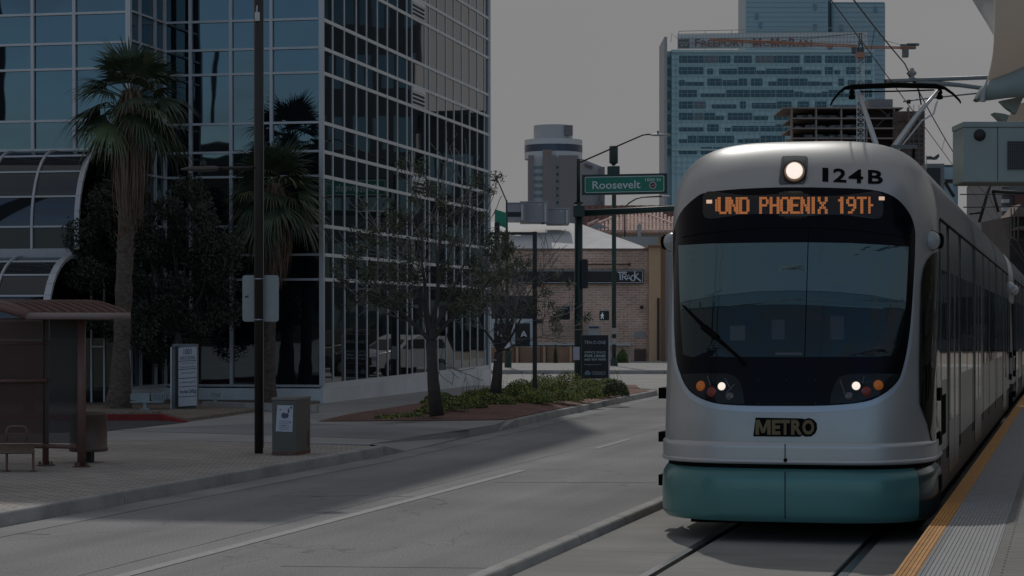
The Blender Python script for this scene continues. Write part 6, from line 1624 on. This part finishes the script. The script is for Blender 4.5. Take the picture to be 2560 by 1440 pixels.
# roof letters on a lattice screen
mb = MB()
for u in range(1695, 2180, 9): mb.uv(u, 84 - (u - 1695) * .012, u + .7, 122, TT + 2, .3)
for v in (84, 96, 108, 119): mb.extr([P(1693, v, TT + 2), P(2180, v - 5, TT + 2), P(2180, v - 4.2, TT + 2), P(1693, v + .8, TT + 2)][::-1], FW * .3)
MB().extr([P(1694, 86, TT + 2.6), P(2168, 79, TT + 2.6), P(2168, 120, TT + 2.6), P(1694, 122, TT + 2.6)][::-1], FW * .3).build('sign_screen', mat('screen_pale', (.66, .68, .69), .6), tt_)
mb.build('sign_lattice', mat('lattice_grey', (.30, .33, .34), .5), tt_)
mb = MB(); rf_ = lambda a, b: P(a, b - (a - 1737) * .018, TT + 1.2)
text(mb, 'F', rf_, 1737, 97, 1750, 117, bold=.02); text(mb, 'REEPORT', rf_, 1753, 101, 1864, 117.5, bold=.02); mb.uv(1867, 103, 1878, 106, TT + 1.2, .1)
text(mb, 'M', rf_, 1882, 98.5, 1904, 119, bold=.02); text(mb, 'C', rf_, 1907, 104, 1923, 119, bold=.02); text(mb, 'M', rf_, 1927, 98.5, 1948, 120, bold=.02); text(mb, 'O', rf_, 1951, 104, 1968, 120, bold=.02); text(mb, 'R', rf_, 1972, 99.5, 1990, 121, bold=.02); text(mb, 'AN', rf_, 1992, 104, 2030, 121.5, bold=.02)
mb.build('roof_lettering', mat('letter_brown', (.17, .10, .085), .6), tt_)
mb = MB(); mb.m(0).uv(1697, 98, 1724, 117, TT + 1.3, .4); mb.m(1)
for a in ([(1698, 107), (1704, 104), (1712, 107), (1723, 103), (1723, 105), (1711, 109.5), (1704, 107), (1698, 110)], [(1702, 111), (1708, 111), (1708, 116), (1702, 116)], [(1711, 112), (1720, 109), (1719, 113), (1712, 116)]): mb.extr([P(u, v, TT + 1.2) for u, v in a][::-1], FW * .1)
mb.build('roof_emblem', [mat('emblem_slate', (.13, .12, .13), .6), mat('emblem_pale', (.30, .31, .32), .6)], tt_)
mb = MB()
for a, b in (((1697, 78), (2160, 68)),): mb.tube([P(*a, TT + 3), P(*b, TT + 3)], .12, 4)
for u in range(1697, 2170, 66): mb.tube([P(u, 124, TT + 3), P(u, 78 - (u - 1697) * .02, TT + 3)], .1, 4)
mb.tube([P(1677, 105, TT), P(1679, 84, TT), P(1694, 96, TT)], .12, 4).build('roof_rail', mat('rail_grey', (.22, .23, .24), .5), tt_)
t3 = thing('glass_tower', flatP(2050, TT + 70, 0), 'taller plain blue glass tower block rising behind the lettered one', 'tower'); TQ = TT + 70
tb3_ = mat('blue_tower_glass', (.24, .35, .40), .4, var=.05, vscale=.02)
MB().uv(1864, -160, 2070, 812, TQ, 30).build('wall', tb3_, t3)
MB().uv(2078, 3, 2214, 812, TQ + 6, 30).build('wall', mat('blue_tower_pale', (.26, .36, .41), .4, var=.05, vscale=.02), t3, bev=1.0)
MB().uv(2070, 0, 2078, 812, TQ + 8, 20).build('recess', tgd, t3)
for u, v in ((1888, 34), (1897, 56), (2034, 10), (2034, 60), (2100, 62), (2185, 16)): MB().uv(u, v, u + 8, v + 15, TQ - .3 if u < 2070 else TQ + 5.6, .5).build('window', mat('blue_window', (.11, .18, .25), .3), t3)
mb = MB()
for r in range(34): v = -6 + r * 12; mb.uv(1865, v, 2069.5, v + .5, TQ - .2, .2); mb.uv(2080, max(v, 8), 2213, max(v, 8) + .5, TQ + 5.8, .2)
mb.build('floor_line', mat('floor_line_blue', (.20, .30, .345), .5), t3)
# building under construction
CDn = 640.0
cb = thing('construction_frame', flatP(2140, CDn, 0), 'dark concrete frame of a building under construction in front of the glass tower', 'building')
cc_ = mat('raw_concrete', (.24, .205, .19), .8, var=.15, vscale=.2); ck = mat('raw_dark', (.055, .035, .03), .9, var=.4, vscale=.3)
mb = MB(); lv_ = [268, 294, 319, 344, 369, 394, 419, 444]
for i, v in enumerate(lv_): mb.uv(1978 if i else 1958, v, 2290 if i else 2258, v + 3.2, CDn - 1, 24)
mb.build('floor_slab', cc_, cb)
for u in (1978, 2039, 2102, 2165, 2234, 2270): MB().uv(u, 268, u + 3.6, 800, CDn - .6, 2).build('column', cc_, cb)
MB().uv(1984, 272, 2232, 800, CDn + 14, 6).build('core', ck, cb); MB().uv(2166, 272, 2236, 800, CDn + 4, 6).build('core', ck, cb); MB().uv(2172, 248, 2232, 268, CDn + 2, 14).build('roof_plant', mat('plant_grey', (.18, .18, .185), .7), cb)
scf = mat('scaffold_brown', (.085, .055, .045), .8, var=.5, vscale=.4)
mb = MB()
for i, v in enumerate(lv_[1:]): mb.uv(2236, v - 16, 2312, v + 9, CDn - 1.5 + (i % 2) * .4, 10)
mb.build('scaffold_panel', scf, cb)
mb = MB()
for u in (2272, 2284, 2297, 2309): mb.uv(u, 262, u + 1.2, 800, CDn - 3, .2)
for v in range(286, 470, 12): mb.uv(2270, v, 2314, v + 1, CDn - 3, .2)
mb.tube([P(2185, 262, CDn - 2), P(2256, 316, CDn - 2)], .07, 4).tube([P(2226, 282, CDn - 2), P(2190, 318, CDn - 2)], .07, 4)
mb.build('scaffold_pole', mat('scaffold_grey', (.12, .12, .125), .6), cb)
mb = MB(); rc = random.Random(8)
for i in range(120):
    f = rc.randint(0, 4); u = rc.uniform(1986, 2160); v = lv_[f + 1]; h_ = rc.uniform(4, 15) if f == 4 else rc.uniform(3, 8); w_ = rc.uniform(1.2, 3) if f > 2 else rc.uniform(5, 20); mb.uv(u, v - h_, u + w_, v, CDn + rc.uniform(2, 8), .6)
tag(mb.build('site_material', mat('site_pale', (.24, .26, .28), .7, var=.5, vscale=.3), cb), kind='stuff')
# tower crane
CRD = 600.0
cr = thing('tower_crane', flatP(2151, CRD, 0), 'tower crane with an orange jib over the construction frame', 'crane')
mb = MB(); wv = mat('crane_white', (.5, .53, .55), .6); w1, w2 = 2142.5, 2160.5
for u in (w1, w2): 
    for dd in (0, 2): mb.uv(u - .8, 140, u + .8, 812, CRD + dd, .2)
v = 150
while v < 800:
    a, b = P(w1, v, CRD), P(w2, v + 13, CRD); mb.tube([a, b], .07, 3); a, b = P(w2, v, CRD), P(w1, v + 13, CRD); mb.tube([a, b], .07, 3); mb.tube([P(w1, v, CRD), P(w2, v, CRD)], .06, 3); v += 13
mb.build('mast', wv, cr)
mb = MB(); orr = mat('crane_orange', (.36, .17, .11), .6)
for (a, b) in (((1772, 96.5), (2142, 113)), ((1776, 100.5), (2142, 118)), ((2160, 116), (2290, 118)), ((2160, 120), (2276, 121))): mb.tube([P(*a, CRD), P(*b, CRD)], .17, 4)
for i in range(46):
    u = 1776 + i * 8; f = i / 46; mb.tube([P(u, 96.7 + 16 * f, CRD), P(u + 4, 100.5 + 17 * f, CRD), P(u + 8, 97 + 16 * f, CRD)], .08, 3)
mb.uv(2068, 113, 2082, 119, CRD, 1)
mb.build('jib', orr, cr); MB().uv(2142, 130, 2162, 143, CRD - .5, 2.5).build('turntable', orr, cr)
mb = MB()
for a, b in (((2146, 128), (2149, 84)), ((2158, 128), (2153, 84)), ((2148, 100), (2157, 118)), ((2155, 100), (2146, 118)), ((2146, 84), (2156, 84))): mb.tube([P(*a, CRD), P(*b, CRD)], .14, 4)
mb.uv(2130, 118, 2140, 132, CRD, 1.5); mb.uv(2143, 118, 2160, 131, CRD, 1.5); mb.build('cab_and_apex', mat('crane_dark', (.06, .08, .09), .6), cr)
mb = MB()
for a, b in (((2150, 84), (1905, 107)), ((2150, 84), (2260, 114)), ((2150, 84), (2040, 92)), ((2040, 92), (1776, 97))): mb.tube([P(*a, CRD), P(*b, CRD)], .07, 3)
mb.build('tie_rope', mat('crane_dark', (.06, .08, .09), .6), cr)
MB().uv(2258, 121, 2272, 142, CRD, 2).uv(2268, 108, 2298, 114, CRD, 1).uv(2252, 110, 2290, 122, CRD, 1.2).build('counterweight', mat('counterweight_grey', (.14, .15, .155), .7), cr)
# small blocks right of the frame, flag, tower behind the box
b4_ = thing('office_block', flatP(2340, 560, 0), 'small grey office block with dark windows just right of the construction frame', 'building')
MB().uv(2316, 409, 2361, 812, 560, 20).build('wall', mat('block_grey', (.17, .17, .18), .8), b4_); MB().uv(2318, 420, 2351, 600, 559.6, .5).build('window', M['black'], b4_)
b5_ = thing('office_block', flatP(2380, 575, 0), 'small light blue glass block between the grey block and the cabinet', 'building')
MB().uv(2361, 418, 2384, 812, 575, 20).build('wall', mat('block_blue', (.28, .38, .43), .5), b5_); MB().uv(2384, 412, 2395, 812, 577, 20).build('side_wall', mat('block_blue_dark', (.20, .29, .35), .5), b5_); MB().uv(2361, 412, 2384, 418, 575, 20).build('cornice', mat('block_teal_dark', (.04, .075, .09), .5), b5_)
fg = thing('flag', P(2315, 430, 500), 'dark grey flag blowing from a pole above the train roof', 'flag')
mb = MB(); rows = [[P(2317, 391, 500), P(2317, 399, 500)], [P(2326, 390, 500), P(2327, 399, 500)], [P(2334, 393, 499), P(2335, 400, 499)], [P(2341, 388, 500), P(2342, 399, 500)], [P(2347, 384, 500), P(2349, 391, 500)]]
mb.grid(rows); mb.grid([[p + FW * .05 for p in r] for r in rows][::-1]); mb.build('flag_cloth', mat('flag_grey', (.07, .08, .085), .8), fg); MB().tube([P(2316, 420, 500), P(2316, 388, 500)], .1, 5).build('flag_pole', M['galv'], fg)
b6 = thing('apartment_block', flatP(2570, 260, 0), 'grey apartment tower with white balcony bands at the right edge', 'building')
MB().uv(2504, 440, 2900, 818, 260, 20).build('wall', mat('apt_grey', (.17, .17, .18), .8), b6)
for r in range(9): MB().uv(2507, 457 + r * 20.5, 2524 if r != 1 else 2545, 466 + r * 20.5, 259.2, .8).build('balcony', mat('apt_white', (.45, .45, .46), .8), b6)
MB().uv(2540, 482, 2700, 520, 258.5, 2).build('brick_panel', mat('apt_brick', (.10, .045, .04), .8), b6)
b7 = thing('house', flatP(2570, 200, 0), 'dim brown building with pinkish gables at the right edge above the train', 'building')
MB().uv(2524, 540, 2800, 812, 200, 12).build('wall', mat('house_brown', (.045, .038, .037), .8, var=.3, vscale=.4), b7)
MB().extr([P(2527, 541, 199), P(2552, 510, 199), P(2580, 541, 199)][::-1], FW * 4).build('gable', mat('gable_pink', (.22, .165, .15), .8), b7); MB().extr([P(2536, 574, 198), P(2556, 565, 198), P(2580, 574, 198)][::-1], FW * 2).build('gable', mat('gable_pink', (.22, .165, .15), .8), b7)
mb = MB()
for u in (2528, 2536, 2546): mb.uv(u, 520, u + 1.5, 600, 197.5, .3)
mb.uv(2524, 598, 2600, 602, 197.5, .3); mb.build('balcony_rail', M['brown'], b7)
MB().uv(2493, 556, 2505, 640, 300, 5).build('pale_wall', mat('apt_white', (.45, .45, .46), .8), b6)
# low green and building masses far away so the horizon closes
rng = random.Random(77)
mb = MB()
for i in range(26):
    u = -300 + i * 125; d = rng.uniform(330, 420); mb.uv(u, 800 - rng.uniform(0, 26), u + rng.uniform(60, 140), 815, d, 12)
tag(mb.build('distant_town', mat('distant_wall', (.18, .17, .165), .9, var=.2, vscale=.05)), kind='structure')

# ---------------------------------------------------------------- parked vehicles mirrored in the street side glass
def car(name, c, fwd, label, paint, pickup=False):
    side = V3((fwd.y, -fwd.x, 0)); t = thing(name, c, label, 'pickup truck' if pickup else 'car')
    q = lambda x, y, z: c + fwd * x + side * y + UP * z
    prof = [(-2.25, .45), (-2.3, .9), (-2.15, 1.08), (-1.9, 1.62), (-.2, 1.68), (.45, 1.5), (1.15, 1.08), (2.1, .95), (2.3, .7), (2.28, .4)] if not pickup else \
           [(-2.8, .55), (-2.8, 1.2), (-.9, 1.22), (-.8, 1.85), (.6, 1.88), (1.25, 1.28), (2.5, 1.18), (2.7, .9), (2.68, .5)]
    mb = MB(); rows = []
    for y, ins in ((-.93, 1), (-.9, 0), (.9, 0), (.93, 1)):
        rows.append([q(x * (1 - .01 * ins), y * (1 if z < 1.1 else .86), z - (.02 * ins)) for x, z in prof])
    mb.grid(rows); n = len(mb.v); K = len(prof); mb.addf(range(K)); mb.addf(reversed(range(n - K, n)))
    mb.build('body', paint, t, smooth=False, bev=.03)
    g = M['black']
    x0, x1 = ((-1.7, .95) if not pickup else (-.7, 1.1))
    for s_ in (-1, 1):
        MB().poly([q(x0, s_ * .955, 1.14), q(x1, s_ * .955, 1.14), q(x1 - .55, s_ * .875, 1.5 if not pickup else 1.75), q(x0 + .15, s_ * .875, 1.5 if not pickup else 1.75)]).build('side_window', MG['side'], t)
    MB().poly([q(1.17 if not pickup else 1.27, -.75, 1.13 if not pickup else 1.3), q(1.17 if not pickup else 1.27, .75, 1.13 if not pickup else 1.3), q(.50 if not pickup else .68, .68, 1.5 if not pickup else 1.84), q(.50 if not pickup else .68, -.68, 1.5 if not pickup else 1.84)]).build('windscreen', MG['side'], t)
    for x in ((-1.4, 1.45) if not pickup else (-1.8, 1.7)):
        for s_ in (-1, 1): wv_ = MB().lathe([(.36, -.11), (.36, .11), (.22, .12), (.2, .08)], q(x, s_ * .84, .36), side * s_, 20).build('wheel', g, t); MB().lathe([(.21, 0), (.2, .03), (.02, .04)], q(x, s_ * .94, .36), side * s_, 12).build('rim', M['galv'], wv_)
    for s_ in (-1, 1): MB().frame(q(2.25 if not pickup else 2.66, s_ * .7, .72 if not pickup else .98), fwd, side, UP, -.05, .06, -.18, .18, -.08, .08).build('headlight', mat('car_lamp', (.5, .5, .5), .2), t)
    MB().frame(q(2.26 if not pickup else 2.66, 0, .62 if not pickup else .85), fwd, side, UP, -.05, .05, -.48, .48, -.16, .14).build('grille', g, t)
    return t
def mcar(u, d, yaw_px, **kw):
    p = mirror(P(u, HZ, d), BC, nSh); p.z = 0.0
    return p
vf = V3((-.35, -1, 0)).normalized()
pc = mcar(1000, 88, 0); f0 = (mirror(P(1000, HZ, 88) + (RT * -.62 - FW * .78) * 1.0, BC, nSh) - mirror(P(1000, HZ, 88), BC, nSh)); f0.z = 0; f0.normalize()
car('parked_car', V3((pc.x, pc.y, 0)), f0, 'white parked car mirrored in the street side glass', mat('car_white', (.8, .8, .8), .3, coat=.6))
pc = mcar(885, 90, 0)
car('pickup_truck', V3((pc.x, pc.y, 0)), f0, 'dark pickup truck mirrored in the street side glass left of the white car', mat('car_dark', (.015, .016, .02), .25, coat=.7), pickup=True)

simple_block('unseen_reflected_block', [V3((12, 8, 0)), V3((12, 118, 0)), V3((20, 118, 0)), V3((20, 8, 0))], 0, 5, mat('olive_wall', (.06, .065, .045), .8, var=.5, vscale=.4), 'long low olive block added out of view for the train side to mirror', 'building', rows=2, cols=24)  # unseen block added to darken the reflection in the train side
